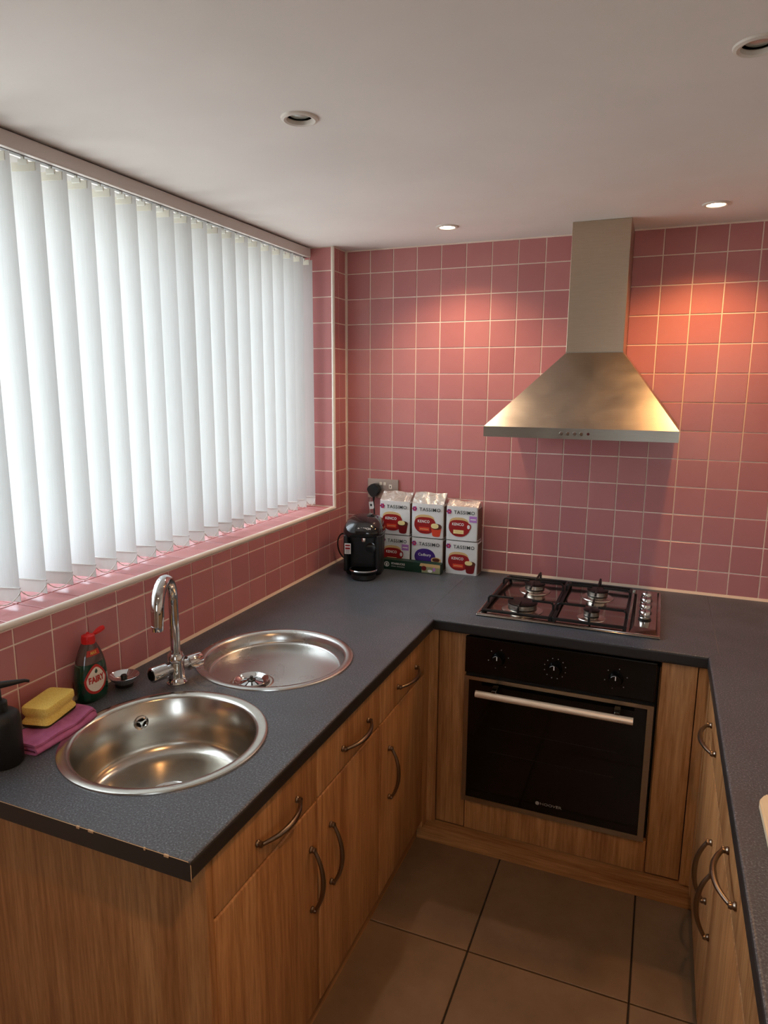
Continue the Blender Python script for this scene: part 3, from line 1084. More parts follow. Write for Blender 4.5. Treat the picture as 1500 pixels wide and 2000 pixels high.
# control strip: raised wedge on the right
bm = new()
sx0, sx1, sy0, sy1 = 1.262, 1.346, -0.570, -0.080
zb, zt_ = ZC + 0.0075, ZC + 0.0165
b0 = [bm.verts.new((x, y, zb)) for x, y in ((sx0, sy0), (sx1, sy0), (sx1, sy1), (sx0, sy1))]
b1 = [bm.verts.new((x, y, zt_)) for x, y in ((sx0 + 0.014, sy0 + 0.050), (sx1 - 0.004, sy0 + 0.036), (sx1 - 0.004, sy1 - 0.012), (sx0 + 0.010, sy1 - 0.012))]
for k in range(4):
    j = (k + 1) % 4
    bm.faces.new((b0[k], b0[j], b1[j], b1[k]))
bm.faces.new(b1)
bmesh.ops.recalc_face_normals(bm, faces=bm.faces[:])
strip = part('control_strip', bm, 'hob_steel', hob)
for y in (-0.215, -0.290, -0.365, -0.440):
    t2 = new(); lathe(t2, [(0.0205, 0), (0.0205, 0.004), (0.0175, 0.006)], 28, (1.306, y, zt_), cap1=True)
    kn = part('knob', t2, 'black_enamel', hob, smooth=True)
    t2 = new(); lathe(t2, [(0.0175, 0.005), (0.0180, 0.008), (0.0168, 0.026), (0.0150, 0.029), (0.0, 0.0295)], 28, (1.306, y, zt_))
    part('knob_cap', t2, 'chrome', kn, smooth=True)
    b = new(); box(b, (1.304, y - 0.016, zt_ + 0.029), (1.308, y + 0.002, zt_ + 0.0325), 0.001, 1)
    part('grip', b, 'dark_chrome', kn)
burners = [(0.906, -0.478, 0.050, 'large'), (0.906, -0.232, 0.037, 'medium'), (1.136, -0.224, 0.037, 'medium'), (1.138, -0.470, 0.026, 'small')]
zp = ZC + 0.008
for (x, y, r, nm) in burners:
    t2 = new(); lathe(t2, [(r + 0.022, 0.0), (r + 0.021, 0.002), (r + 0.008, 0.007), (r + 0.002, 0.008), (0, 0.008)], 40, (x, y, zp))
    bn = part('burner', t2, 'burner_alloy', hob, smooth=True)
    t2 = new(); lathe(t2, [(r - 0.001, 0.007), (r, 0.012)], 40, (x, y, zp)); part('burner_gap', t2, 'black_enamel', bn, smooth=True)
    t2 = new(); lathe(t2, [(r, 0.0115), (r - 0.001, 0.0265), (0, 0.0265)], 40, (x, y, zp)); part('flame_ring', t2, 'burner_alloy', bn, smooth=True)
    t2 = new(); lathe(t2, [(r + 0.001, 0.026), (r + 0.0012, 0.0295), (r - 0.003, 0.0315), (0, 0.032)], 40, (x, y, zp)); part('burner_cap', t2, 'black_enamel', bn, smooth=True)
# pan supports: frame on feet with fingers reaching over the burners
def bar(bm, a, b_, w=0.009, h=0.009):
    a, b_ = Vector(a), Vector(b_)
    d = (b_ - a)
    t2 = new(); box(t2, (0, -w / 2, -h / 2), (d.length, w / 2, h / 2), 0.0015, 1)
    q = d.to_track_quat('X', 'Z')
    t2.transform(Matrix.Translation(a) @ q.to_matrix().to_4x4())
    join(bm, t2)
zg, zl = ZC + 0.046, ZC + 0.017
for (x0, x1, cx) in ((0.785, 1.012, 0.906), (1.024, 1.250, 1.137)):
    bm = new()
    y0, y1 = -0.556, -0.098
    for a, b_ in (((x0, y0, zl), (x1, y0, zl)), ((x1, y0, zl), (x1, y1, zl)), ((x1, y1, zl), (x0, y1, zl)), ((x0, y1, zl), (x0, y0, zl))):
        bar(bm, a, b_, 0.011, 0.009)
    for x in (x0, x1):
        for y in (y0, y1):
            box(bm, (x - 0.005, y - 0.005, ZC + 0.008), (x + 0.005, y + 0.005, zl))
    frame_ = part('pan_support', bm, 'cast_iron', hob)
    for (bx, by, br, nm) in burners:
        if abs(bx - cx) > 0.05:
            continue
        ext = max(0.020, br - 0.018)
        for (sx, sy) in ((-1, 0), (1, 0), (0, -1), (0, 1)):
            b = new()
            if sx:
                xe = x0 if sx < 0 else x1
                pts = [(xe, by, zl), (xe - sx * 0.001, by, zg - 0.006), (xe - sx * 0.008, by, zg), (bx + sx * ext, by, zg)]
            else:
                ymid = (burners[0][1] + burners[1][1]) / 2
                inner = (sy > 0) == (by < ymid)
                if inner:
                    pts = [(bx, by + sy * 0.100, zg - 0.004), (bx, by + sy * 0.09, zg), (bx, by + sy * ext, zg)]
                else:
                    ye = y0 if sy < 0 else y1
                    pts = [(bx, ye, zl), (bx, ye, zg - 0.006), (bx, ye - sy * 0.008, zg), (bx, by + sy * ext, zg)]
            for a, c_ in zip(pts, pts[1:]):
                if (Vector(c_) - Vector(a)).length > 0.002:
                    bar(b, a, c_, 0.0068, 0.0075)
            part('finger', b, 'cast_iron', frame_)

# ------------------------------------------------------------------ sinks
def bowl_profile(depth, ri, corner, ro=0.2255):
    pr_ = [(ro, 0.0004), (ro - 0.0008, 0.0032), (ro - 0.005, 0.0046), (ro - 0.020, 0.0036), (ri + 0.004, 0.0014), (ri, -0.003)]
    n = 8
    wall = ri - 0.004 - depth * 0.03
    for k in range(n + 1):
        a = PI / 2 * k / n
        pr_.append((wall - corner + corner * math.cos(a), -depth + corner - corner * math.sin(a)))
    return pr_, wall - corner

def strainer(parent, c, zb_, r=0.045):
    t2 = new(); lathe(t2, [(r + 0.006, 0.0005), (r + 0.004, 0.0025), (r, 0.0012), (r - 0.006, -0.004), (r - 0.010, -0.006)], 40, (c[0], c[1], zb_), cap0=False, cap1=False)
    ring_ = part('drain_ring', t2, 'chrome', parent, smooth=True)
    t2 = new(); lathe(t2, [(r - 0.009, -0.0075), (0, -0.0075)], 32, (c[0], c[1], zb_)); part('drain_well', t2, 'dark_void', ring_)
    b = new()
    for k in range(10):
        a = 2 * PI * k / 10
        u = Vector((math.cos(a), math.sin(a), 0))
        w = Vector((-u.y, u.x, 0))
        p0 = Vector((c[0], c[1], zb_)) + u * 0.010 + Vector((0, 0, -0.001))
        p1 = Vector((c[0], c[1], zb_)) + u * (r - 0.011) + Vector((0, 0, -0.0065))
        vs4 = [b.verts.new(p0 + w * 0.0022), b.verts.new(p0 - w * 0.0022), b.verts.new(p1 - w * 0.0075), b.verts.new(p1 + w * 0.0075)]
        vs5 = [b.verts.new(v_.co - Vector((0, 0, 0.0012))) for v_ in vs4]
        b.faces.new(vs4)
        b.faces.new(vs5[::-1])
        for q in range(4):
            j = (q + 1) % 4
            b.faces.new((vs4[q], vs5[q], vs5[j], vs4[j]))
    bmesh.ops.recalc_face_normals(b, faces=b.faces[:])
    bk = part('strainer_basket', b, 'chrome', ring_)
    t2 = new(); lathe(t2, [(0.012, -0.002), (0.012, 0.001), (0.005, 0.003), (0.004, 0.010), (0.0, 0.011)], 24, (c[0], c[1], zb_)); part('strainer_post', t2, 'dark_chrome', ring_, smooth=True)

sk = thing('sink_bowl', 'round brushed steel sink bowl sunk deep into the worktop', 'sink', (S1[0], S1[1], ZC))
DEP = 0.140
pf, rb = bowl_profile(DEP, 0.197, 0.035)
pf += [(0.09, -DEP - 0.001), (0.046, -DEP - 0.004)]
bm = new(); lathe(bm, pf, 96, (S1[0], S1[1], ZC), cap0=False, cap1=False)
part('bowl', bm, 'sink_steel', sk, smooth=True)
strainer(sk, S1, ZC - DEP - 0.0035)
# overflow on the wall side of the bowl
oa = math.atan2(-1.553 + 1.655, 0.168 - 0.334)
od = Vector((math.cos(oa), math.sin(oa), 0))
oc = Vector((S1[0], S1[1], ZC - 0.048)) + od * 0.1905
def facing(bm_, centre, normal):
    q = Vector(normal).to_track_quat('Z', 'Y').to_matrix().to_4x4()
    bm_.transform(Matrix.Translation(centre) @ q)
    return bm_
t2 = new(); lathe(t2, [(0.0175, -0.002), (0.0175, 0.0015), (0.014, 0.003), (0.0115, 0.0016)], 32, cap0=False, cap1=False); facing(t2, oc, -od)
ofl = part('overflow_ring', t2, 'chrome', sk, smooth=True)
t2 = new(); lathe(t2, [(0.0125, 0.0008), (0, 0.0008)], 28); facing(t2, oc, -od); part('overflow_hole', t2, 'dark_void', ofl)
t2 = new()
for k in range(3):
    b = new(); box(b, (0, -0.0018, 0.0006), (0.0125, 0.0018, 0.002)); b.transform(Matrix.Rotation(2 * PI * k / 3 + 0.5, 4, 'Z')); join(t2, b)
lathe_t = new(); lathe(lathe_t, [(0.0045, 0.0006), (0.004, 0.003), (0, 0.003)], 16); join(t2, lathe_t)
facing(t2, oc, -od); part('overflow_cross', t2, 'chrome', ofl)

sk2 = thing('drainer_bowl', 'shallow round steel drainer bowl beyond the tap', 'sink', (S2[0], S2[1], ZC))
DEP2 = 0.034
pf, rb = bowl_profile(DEP2, 0.198, 0.010)
pf += [(0.15, -DEP2 - 0.0005), (0.05, -DEP2 - 0.002), (0.0, -DEP2 - 0.003)]
bm = new(); lathe(bm, pf, 96, (S2[0], S2[1], ZC), cap0=False, cap1=False)
part('bowl', bm, 'tray_steel', sk2, smooth=True)
dc = (0.308, -1.272)
t2 = new(); lathe(t2, [(0.062, 0.0), (0.060, 0.0015), (0.050, 0.0018), (0.046, 0.0)], 40, (dc[0], dc[1], ZC - DEP2 - 0.0015), cap0=False, cap1=False)
part('drain_surround', t2, 'sink_steel', sk2, smooth=True)
strainer(sk2, dc, ZC - DEP2 + 0.0065, 0.043)

# ------------------------------------------------------------------ tap
TB = Vector((0.172, -1.416, ZC))
tp = thing('mixer_tap', 'chrome mixer tap with curved spout and two cylinder handles', 'tap', TB)
t2 = new(); lathe(t2, [(0.027, 0.0003), (0.027, 0.004), (0.0235, 0.008), (0.0215, 0.020), (0.0205, 0.050), (0.0215, 0.056), (0.0215, 0.078), (0.017, 0.084), (0.0, 0.084)], 32, TB)
part('body', t2, 'chrome', tp, smooth=True)
sd = Vector((0.36, -0.93, 0)).normalized()
pts, rr = [], []
for k in range(10):
    pts.append(TB + Vector((0, 0, 0.080 + 0.150 * k / 9))); rr.append(0.0125)
R_ = 0.058
for k in range(1, 15):
    a = PI * 1.02 * k / 14
    pts.append(TB + Vector((0, 0, 0.230)) + sd * (R_ - R_ * math.cos(a)) + Vector((0, 0, R_ * 1.12 * math.sin(a)))); rr.append(0.0125 + 0.0035 * min(1, k / 7))
e_ = pts[-1]
for k in range(1, 6):
    pts.append(e_ + Vector((0, 0, -0.0055 * k)) + sd * (0.0008 * k)); rr.append(0.016 - 0.0004 * k)
bm = new(); tube(bm, pts, rr, 20)
sp = part('spout', bm, 'chrome', tp, smooth=True)
end = pts[-1]
t2 = new(); lathe(t2, [(0.0135, -0.010), (0.0145, 0.0), (0.0145, 0.003)], 24, end); part('aerator', t2, 'chrome', sp, smooth=True)
hv = Vector((0.30, 0.95, 0)).normalized()      # handle axis, along the wall
for s, nm in ((-1, 'hot'), (1, 'cold')):
    c_ = TB + Vector((0, 0, 0.044))
    b = new(); tube(b, [c_ + hv * s * 0.014, c_ + hv * s * 0.032], 0.0135, 20)
    st = part('handle_stem', b, 'chrome', tp, smooth=True)
    b = new(); tube(b, [c_ + hv * s * 0.032, c_ + hv * s * 0.0335, c_ + hv * s * 0.072, c_ + hv * s * 0.0745], [0.0185, 0.0200, 0.0200, 0.0185], 28)
    hnd = part('handle', b, 'chrome', tp, smooth=True)
    b = new(); tube(b, [c_ + hv * s * 0.0740, c_ + hv * s * 0.0750], 0.0145, 24); part('end_cap', b, 'dark_chrome', hnd)

# ------------------------------------------------------------------ plug strainer lying by the wall
PC = (0.058, -1.486, ZC)
pg = thing('sink_plug', 'steel basket sink plug with dark knob lying beside the green bottle', 'sink plug', PC)
t2 = new(); lathe(t2, [(0.0, 0.0004), (0.020, 0.0006), (0.023, 0.010), (0.027, 0.016), (0.0375, 0.027), (0.0385, 0.030), (0.037, 0.0305), (0.026, 0.021), (0.020, 0.018), (0, 0.0175)], 40, PC)
part('basket', t2, 'chrome', pg, smooth=True)
t2 = new(); lathe(t2, [(0.0205, 0.0003), (0.0225, 0.002), (0.0235, 0.0095), (0.022, 0.0098)], 32, PC); part('rubber_seal', t2, 'black_matte', pg, smooth=True)
t2 = new(); lathe(t2, [(0.008, 0.0175), (0.008, 0.029), (0.0065, 0.031), (0, 0.031)], 24, PC); part('knob', t2, 'black_plastic', pg, smooth=True)

# ------------------------------------------------------------------ washing-up bottle
BL = (0.035, -1.572, ZC)
bt = thing('washing_up_bottle', 'green washing-up liquid bottle with an open red flip cap', 'bottle', BL)
def bsec(z):
    tab = [(0.0004, 0.024, 0.036), (0.004, 0.0268, 0.0405), (0.03, 0.029, 0.0435), (0.06, 0.0295, 0.0430), (0.085, 0.0285, 0.0405), (0.105, 0.0260, 0.0360), (0.125, 0.0218, 0.0285), (0.140, 0.0175, 0.0205), (0.147, 0.0155, 0.0165)]
    for a, b_ in zip(tab, tab[1:]):
        if a[0] <= z <= b_[0]:
            f_ = (z - a[0]) / (b_[0] - a[0])
            return a[1] + (b_[1] - a[1]) * f_, a[2] + (b_[2] - a[2]) * f_
    return tab[-1][1], tab[-1][2]
def bottle_loft(z0, z1, n, grow=0.0):
    b = new()
    secs = []
    for k in range(n + 1):
        z = z0 + (z1 - z0) * k / n
        rx, ry = bsec(z)
        secs.append((ZC + z, BL[0], BL[1], rx + grow, ry + grow, 2.35))
    return loft(b, secs, 48)
part('bottle_body', bottle_loft(0.0004, 0.100, 20), 'green_liquid', bt, smooth=True)
part('bottle_shoulder', bottle_loft(0.100, 0.147, 12), 'clear_shoulder', bt, smooth=True)
def wrap(bm_, z0, ang0, lift):
    """map flat (u,v) print onto the bottle skin; ang0 is the facing direction"""
    for v_ in bm_.verts:
        u, w, d_ = v_.co
        z = z0 + w
        rx, ry = bsec(max(0.001, min(0.146, z)))
        a = ang0 + u / 0.036
        ca, sa = math.cos(a), math.sin(a)
        s = (abs(ca) ** 2.35 + abs(sa) ** 2.35) ** (-1 / 2.35)
        v_.co = (BL[0] + (rx + lift + d_) * s * ca, BL[1] + (ry + lift + d_) * s * sa, ZC + z)
def disc_grid(rx, ry, n=14, rings=6, drop=0.0):
    b = new()
    prev = [b.verts.new((0, 0, 0))]
    for k in range(1, rings + 1):
        cur = []
        for q in range(n * 2):
            a = PI * q / n
            r1 = k / rings
            x, y = math.cos(a) * rx * r1, math.sin(a) * ry * r1
            if drop and y > 0:
                x *= (1 - drop * (y / ry))
            cur.append(b.verts.new((x, y, 0)))
        for q in range(n * 2):
            j = (q + 1) % (n * 2)
            if len(prev) == 1:
                b.faces.new((prev[0], cur[q], cur[j]))
            else:
                b.faces.new((prev[q], cur[q], cur[j], prev[j]))
        prev = cur
    return b
FA = math.radians(-14)
b = disc_grid(0.0275, 0.038, drop=0.35); wrap(b, 0.060, FA, 0.0005); part('label_oval', b, 'label_red', bt, smooth=True)
b = disc_grid(0.0222, 0.031, drop=0.35); wrap(b, 0.060, FA, 0.0009); part('label_centre', b, 'label_cream', bt, smooth=True)
b = disc_grid(0.0035, 0.006, 8, 3, 0.6); wrap(b, 0.0815, FA, 0.0013); part('label_drop', b, 'green_liquid', bt, smooth=True)
b = text_bm('FAIRY', 0.0220, 0.0002, 0.0009, 0.62)
b.transform(Matrix.Rotation(math.radians(4), 4, 'Z')); wrap(b, 0.060, FA, 0.0014); part('lettering', b, 'label_red', bt)
b = new(); g = [[b.verts.new((-0.022 + 0.044 * i / 12, -0.007 + 0.014 * j / 4, 0)) for i in range(13)] for j in range(5)]
for j in range(4):
    for i in range(12):
        b.faces.new((g[j][i], g[j][i + 1], g[j + 1][i + 1], g[j + 1][i]))
wrap(b, 0.126, FA, 0.0005); part('neck_label', b, 'label_red', bt, smooth=True)
b = text_bm('MAX', 0.011, 0.0002, 0.0002, 0.9); wrap(b, 0.126, FA, 0.0009); part('neck_lettering', b, 'label_gold', bt)
t2 = new(); lathe(t2, [(0.0165, 0.146), (0.0168, 0.158), (0.0155, 0.166), (0.009, 0.1685), (0.004, 0.1695), (0.0035, 0.173), (0, 0.173)], 32, BL)
cap = part('flip_cap', t2, 'red_plastic', bt, smooth=True)
fd = Vector((0.30, 0.95, 0)).normalized()
c0 = Vector(BL) + Vector((0, 0, 0.164)) + fd * 0.013
b = new()
u_ = Vector((fd.y, -fd.x, 0))
nv = (Vector((0, 0, 1)) - fd * 0.45).normalized()
dv = (fd + Vector((0, 0, 0.45))).normalized()
ring1, ring2 = [], []
for k in range(20):
    a = 2 * PI * k / 20
    p_ = c0 + dv * (0.017 + 0.016 * math.cos(a)) + u_ * (0.0125 * math.sin(a) * (0.75 + 0.25 * math.cos(a)))
    ring1.append(b.verts.new(p_ + nv * 0.0025)); ring2.append(b.verts.new(p_ - nv * 0.0025))
b.faces.new(ring1); b.faces.new(ring2[::-1])
for k in range(20):
    j = (k + 1) % 20
    b.faces.new((ring1[k], ring2[k], ring2[j], ring1[j]))
bmesh.ops.recalc_face_normals(b, faces=b.faces[:])
part('lid_flap', b, 'red_plastic', cap, smooth=True)

# ------------------------------------------------------------------ cloth, sponge, soap dispenser
def cloth_mesh():
    bm = new()
    W_, TH = 0.104, 0.0052
    path = []
    def add(x, z): path.append(Vector((x, 0, z)))
    for k in range(9): add(0.004 + (W_ - 0.012) * k / 8, 0.0032)
    for k in range(1, 6):
        a = -PI / 2 + PI * k / 6
        add(W_ - 0.008 + 0.0052 * math.cos(a), 0.0032 + 0.0052 + 0.0052 * math.sin(a))
    for k in range(9): add(W_ - 0.008 - (W_ - 0.024) * k / 8, 0.0136)
    for k in range(1, 6):
        a = -PI / 2 - PI * k / 6
        add(0.016 + 0.0042 * math.cos(a), 0.0136 + 0.0042 + 0.0042 * math.sin(a))
    for k in range(10): add(0.016 + (W_ - 0.022) * k / 9, 0.0218 - 0.001 * (k / 9) ** 3)
    n = len(path)
    prof = []
    for side in (1, -1):
        idx = range(n) if side == 1 else range(n - 1, -1, -1)
        for i in idx:
            t_ = (path[min(i + 1, n - 1)] - path[max(i - 1, 0)]).normalized()
            nn = Vector((-t_.z, 0, t_.x))
            prof.append(path[i] + nn * side * TH / 2)
    NY, LEN = 26, 0.205
    rows = []
    for j in range(NY + 1):
        f_ = j / NY
        row = []
        for p_ in prof:
            y = f_ * LEN
            x = p_.x + 0.010 * math.sin(f_ * 2.6) - 0.004 * f_
            hz = p_.z / 0.0218
            z = p_.z + hz * (0.0022 * math.sin(y * 60 + p_.x * 40) + 0.0016 * math.sin(y * 31 + p_.x * 90))
            if f_ > 0.84:                               # rounded far end
                q = (f_ - 0.84) / 0.16
                z = max(0.0006, z * (1 - 0.45 * q ** 2))
                y -= 0.020 * q * (abs(p_.x / W_ - 0.5) * 2) ** 2
            row.append(bm.verts.new((x, y, max(z, 0.0004))))
        rows.append(row)
    m_ = len(prof)
    for a, b_ in zip(rows, rows[1:]):
        for i in range(m_):
            j = (i + 1) % m_
            bm.faces.new((a[i], a[j], b_[j], b_[i]))
    bm.faces.new(rows[0][::-1]); bm.faces.new(rows[-1])
    bmesh.ops.recalc_face_normals(bm, faces=bm.faces[:])
    return bm
bm = cloth_mesh()
o = bpy.data.objects.new('folded_cloth', mesh_of('folded_cloth', bm, 'purple_cloth', True))
COL.objects.link(o)
o.location = (0.038, -1.840, ZC + 0.0003)
o.rotation_euler = (0, 0, math.radians(6))
o['label'] = 'folded purple microfibre cloth on the worktop under the yellow sponge'
o['category'] = 'cloth'

sg = thing('sponge', 'yellow grip sponge with a dark scourer base lying on the purple cloth', 'sponge', (0.060, -1.722, ZC + 0.0262), math.radians(14))
b = new()
loft(b, [(0.0, 0, 0, 0.0345, 0.055, 9), (0.006, 0, 0, 0.035, 0.0555, 9), ], 64); part('scourer', b, 'scourer', sg, world_=False, smooth=True)
b = new()
loft(b, [(0.006, 0, 0, 0.0352, 0.0558, 9), (0.012, 0, 0, 0.0345, 0.055, 9), (0.0165, 0, 0, 0.0305, 0.0515, 8), (0.021, 0, 0, 0.0295, 0.0505, 8), (0.0255, 0, 0, 0.0315, 0.0525, 8),
         (0.030, 0, 0, 0.0338, 0.0545, 9), (0.043, 0, 0, 0.0335, 0.0545, 9), (0.0448, 0, 0, 0.0325, 0.0535, 9)], 64)
part('foam', b, 'yellow_sponge', sg, world_=False, smooth=True)

DP = (0.098, -1.872, ZC)
dp = thing('soap_dispenser', 'matt black soap dispenser bottle with pump beside the purple cloth', 'dispenser', DP)
t2 = new(); lathe(t2, [(0.034, 0.0004), (0.0365, 0.004), (0.0365, 0.095), (0.034, 0.108), (0.026, 0.115), (0.0155, 0.117), (0, 0.117)], 48, DP); part('bottle_body', t2, 'black_matte', dp, smooth=True)
t2 = new(); lathe(t2, [(0.0150, 0.1165), (0.0150, 0.136), (0.012, 0.139), (0.0055, 0.140), (0.0055, 0.166), (0, 0.166)], 32, DP); pm = part('pump', t2, 'black_plastic', dp, smooth=True)
b = new(); c0 = Vector(DP) + Vector((0, 0, 0.172))
nd = Vector((0.62, 0.78, 0)).normalized()
tube(b, [c0 - nd * 0.014, c0 + nd * 0.02, c0 + nd * 0.050, c0 + nd * 0.058 - Vector((0, 0, 0.003))], [0.009, 0.0065, 0.0036, 0.0028], 14); part('nozzle', b, 'black_plastic', pm, smooth=True)

# ------------------------------------------------------------------ socket, plug
SX, SZ = 0.1825, 1.195
so = thing('wall_socket', 'brushed steel double wall socket on the tiles behind the coffee packs', 'socket', (SX, 0, SZ))
bm = new(); box(bm, (SX - 0.073, -0.0095, SZ - 0.043), (SX + 0.073, -0.0008, SZ + 0.043), 0.0015, 2); pl = part('face_plate', bm, 'socket_steel', so)
for dx in (-0.010, 0.010):
    bm = new(); box(bm, (SX + dx - 0.006, -0.0125, SZ + 0.016), (SX + dx + 0.006, -0.009, SZ + 0.030), 0.0012, 1); part('rocker_switch', bm, 'switch_white', so)
for dx in (-0.036, 0.036):
    bm = new()
    box(bm, (SX + dx - 0.007, -0.0103, SZ + 0.006 - 0.004), (SX + dx + 0.007, -0.0090, SZ + 0.021), 0.0004, 1)
    box(bm, (SX + dx - 0.019, -0.0103, SZ - 0.018), (SX + dx - 0.007, -0.0090, SZ - 0.008), 0.0004, 1)
    box(bm, (SX + dx + 0.007, -0.0103, SZ - 0.018), (SX + dx + 0.019, -0.0090, SZ - 0.008), 0.0004, 1)
    si = part('socket_insert', bm, 'switch_white', so)
    bm = new()
    box(bm, (SX + dx - 0.002, -0.0106, SZ + 0.007), (SX + dx + 0.002, -0.0100, SZ + 0.015))
    part('pin_slot', bm, 'dark_void', si)

pgx, pgz = SX - 0.036, SZ - 0.006
pl_ = thing('power_plug', 'black power plug and cable in the wall socket above the coffee machine', 'plug', (pgx, -0.01, pgz))
bm = new()
poly = [(-0.0255, 0.004), (-0.018, -0.012), (-0.006, -0.024), (0.006, -0.024), (0.018, -0.012), (0.0255, 0.004), (0.020, 0.014), (0.006, 0.024), (-0.006, 0.024), (-0.020, 0.014)]
prism(bm, [(pgx + a * 1.14, pgz + b_ * 1.2) for a, b_ in poly], -0.040, -0.0108, 'y')
bmesh.ops.bevel(bm, geom=[e for e in bm.edges], offset=0.0018, segments=2, affect='EDGES')
part('plug_body', bm, 'black_plastic', pl_, smooth=True)
bm = new(); tube(bm, [(pgx, -0.027, pgz - 0.020), (pgx - 0.001, -0.027, pgz - 0.045)], [0.0065, 0.0045], 12); part('strain_relief', bm, 'black_plastic', pl_, smooth=True)
bm = new()
cab = [(pgx - 0.001, -0.027, pgz - 0.043), (pgx + 0.001, -0.028, pgz - 0.075), (pgx + 0.006, -0.034, pgz - 0.11), (pgx + 0.004, -0.045, pgz - 0.17), (pgx - 0.02, -0.05, pgz - 0.25), (pgx - 0.05, -0.052, pgz - 0.300), (0.050, -0.060, ZC + 0.006)]
loop = [(0.050, -0.060, ZC + 0.006), (0.030, -0.085, ZC + 0.012), (0.020, -0.12, ZC + 0.05), (0.022, -0.14, ZC + 0.10), (0.040, -0.145, ZC + 0.135), (0.065, -0.140, ZC + 0.14)]
def smooth_path(pts, n=6):
    pts = [Vector(p_) for p_ in pts]; out_ = []
    for i in range(len(pts) - 1):
        p0, p1, p2, p3 = pts[max(i - 1, 0)], pts[i], pts[i + 1], pts[min(i + 2, len(pts) - 1)]
        for k in range(n):
            t_ = k / n
            out_.append(0.5 * ((2 * p1) + (p2 - p0) * t_ + (2 * p0 - 5 * p1 + 4 * p2 - p3) * t_ * t_ + (3 * p1 - p0 - 3 * p2 + p3) * t_ ** 3))
    out_.append(pts[-1])
    return out_
tube(bm, smooth_path(cab + loop[1:]), 0.0033, 8)
part('cable', bm, 'black_plastic', pl_, smooth=True)
bm = new(); box(bm, (pgx - 0.021, -0.0315, pgz - 0.083), (pgx + 0.001, -0.0305, pgz - 0.050)); bm.transform(Matrix.Translation((pgx, 0, pgz - 0.066)) @ Matrix.Rotation(-0.15, 4, 'Y') @ Matrix.Translation((-pgx, 0, -pgz + 0.066)))
tg = part('cable_tag', bm, 'white_print', pl_)
bm = new(); box(bm, (pgx - 0.016, -0.0322, pgz - 0.072), (pgx - 0.006, -0.0316, pgz - 0.062)); part('tag_print', bm, 'print_charcoal', tg)

# ------------------------------------------------------------------ coffee machine
cm = thing('coffee_machine', 'compact black pod coffee machine standing in the tiled corner', 'coffee machine', (0.183, -0.205, ZC), math.radians(15))
b = new()
loft(b, [(0.0004, 0, 0.0, 0.074, 0.072, 4), (0.006, 0, 0, 0.077, 0.076, 4), (0.06, 0, 0, 0.078, 0.078, 4), (0.12, 0, 0, 0.079, 0.079, 4), (0.172, 0, 0, 0.080, 0.080, 4), (0.180, 0, 0, 0.078, 0.078, 4)], 56)
body = part('body', b, 'black_plastic', cm, world_=False, smooth=True)
# concave front bay: darker inset shell with two cheeks
for s in (-1, 1):
    b = new(); box(b, (s * 0.066 - 0.009, -0.100, 0.022), (s * 0.066 + 0.009, -0.070, 0.176), 0.006, 3); part('front_cheek', b, 'black_plastic', body, world_=False, smooth=True)
b = new()
loft(b, [(0.168, 0, -0.012, 0.0815, 0.096, 3.2), (0.176, 0, -0.013, 0.0845, 0.100, 3.2), (0.192, 0, -0.013, 0.0845, 0.100, 3.2), (0.210, 0, -0.010, 0.080, 0.093, 3.0), (0.226, 0, -0.004, 0.071, 0.081, 2.8), (0.237, 0, 0.002, 0.056, 0.064, 2.6), (0.243, 0, 0.006, 0.036, 0.042, 2.4), (0.2445, 0, 0.007, 0.010, 0.012, 2.2)], 56)
head = part('brew_head', b, 'gloss_black', cm, world_=False, smooth=True)
b = new(); loft(b, [(0.1755, 0, -0.013, 0.0850, 0.1006, 3.2), (0.1785, 0, -0.013, 0.0852, 0.1008, 3.2)], 56); part('head_seam', b, 'black_matte', head, world_=False, smooth=True)
b = text_bm('BOSCH', 0.0115, 0.0003, 0.0002, 1.1); b.transform(Matrix.Translation((0.018, -0.1045, 0.206)) @ Matrix.Rotation(math.radians(-24), 4, 'X') @ FRONT); part('lettering', b, 'white_print', head, world_=False)
b = new(); cyl(b, (-0.011, -0.1055, 0.206), 0.0042, 0.001, 'y', 16); part('badge', b, 'white_print', head, world_=False)
b = new(); cyl(b, (0.044, -0.096, 0.212), 0.003, 0.002, 'y', 12); part('start_light', b, 'print_cream', head, world_=False)
t2 = new(); lathe(t2, [(0.0105, 0.0), (0.0105, 0.014), (0.008, 0.020)], 24, (0.008, -0.088, 0.150)); part('coffee_spout', t2, 'chrome', cm, world_=False, smooth=True)
t2 = new(); lathe(t2, [(0.022, 0), (0.022, 0.003), (0.018, 0.004), (0.0, 0.004)], 28); t2.transform(Matrix.Translation((0.036, -0.0785, 0.122)) @ Matrix.Rotation(PI / 2, 4, 'X')); part('dial', t2, 'gloss_black', cm, world_=False, smooth=True)
b = new(); loft(b, [(0.0004, 0.010, -0.105, 0.047, 0.048, 2.2), (0.004, 0.010, -0.105, 0.051, 0.052, 2.2), (0.020, 0.010, -0.105, 0.050, 0.051, 2.2), (0.024, 0.010, -0.105, 0.046, 0.047, 2.2), (0.027, 0.010, -0.105, 0.052, 0.053, 2.2), (0.036, 0.010, -0.105, 0.058, 0.059, 2.2)], 48); tray = part('drip_tray', b, 'black_plastic', cm, world_=False, smooth=True)
b = new(); loft(b, [(0.036, 0.010, -0.105, 0.0582, 0.0592, 2.2), (0.0395, 0.010, -0.105, 0.0592, 0.0602, 2.2), (0.042, 0.010, -0.105, 0.057, 0.058, 2.2), (0.0405, 0.010, -0.105, 0.053, 0.054, 2.2)], 48, cap1=False); part('tray_rim', b, 'chrome', tray, world_=False, smooth=True)
b = new()
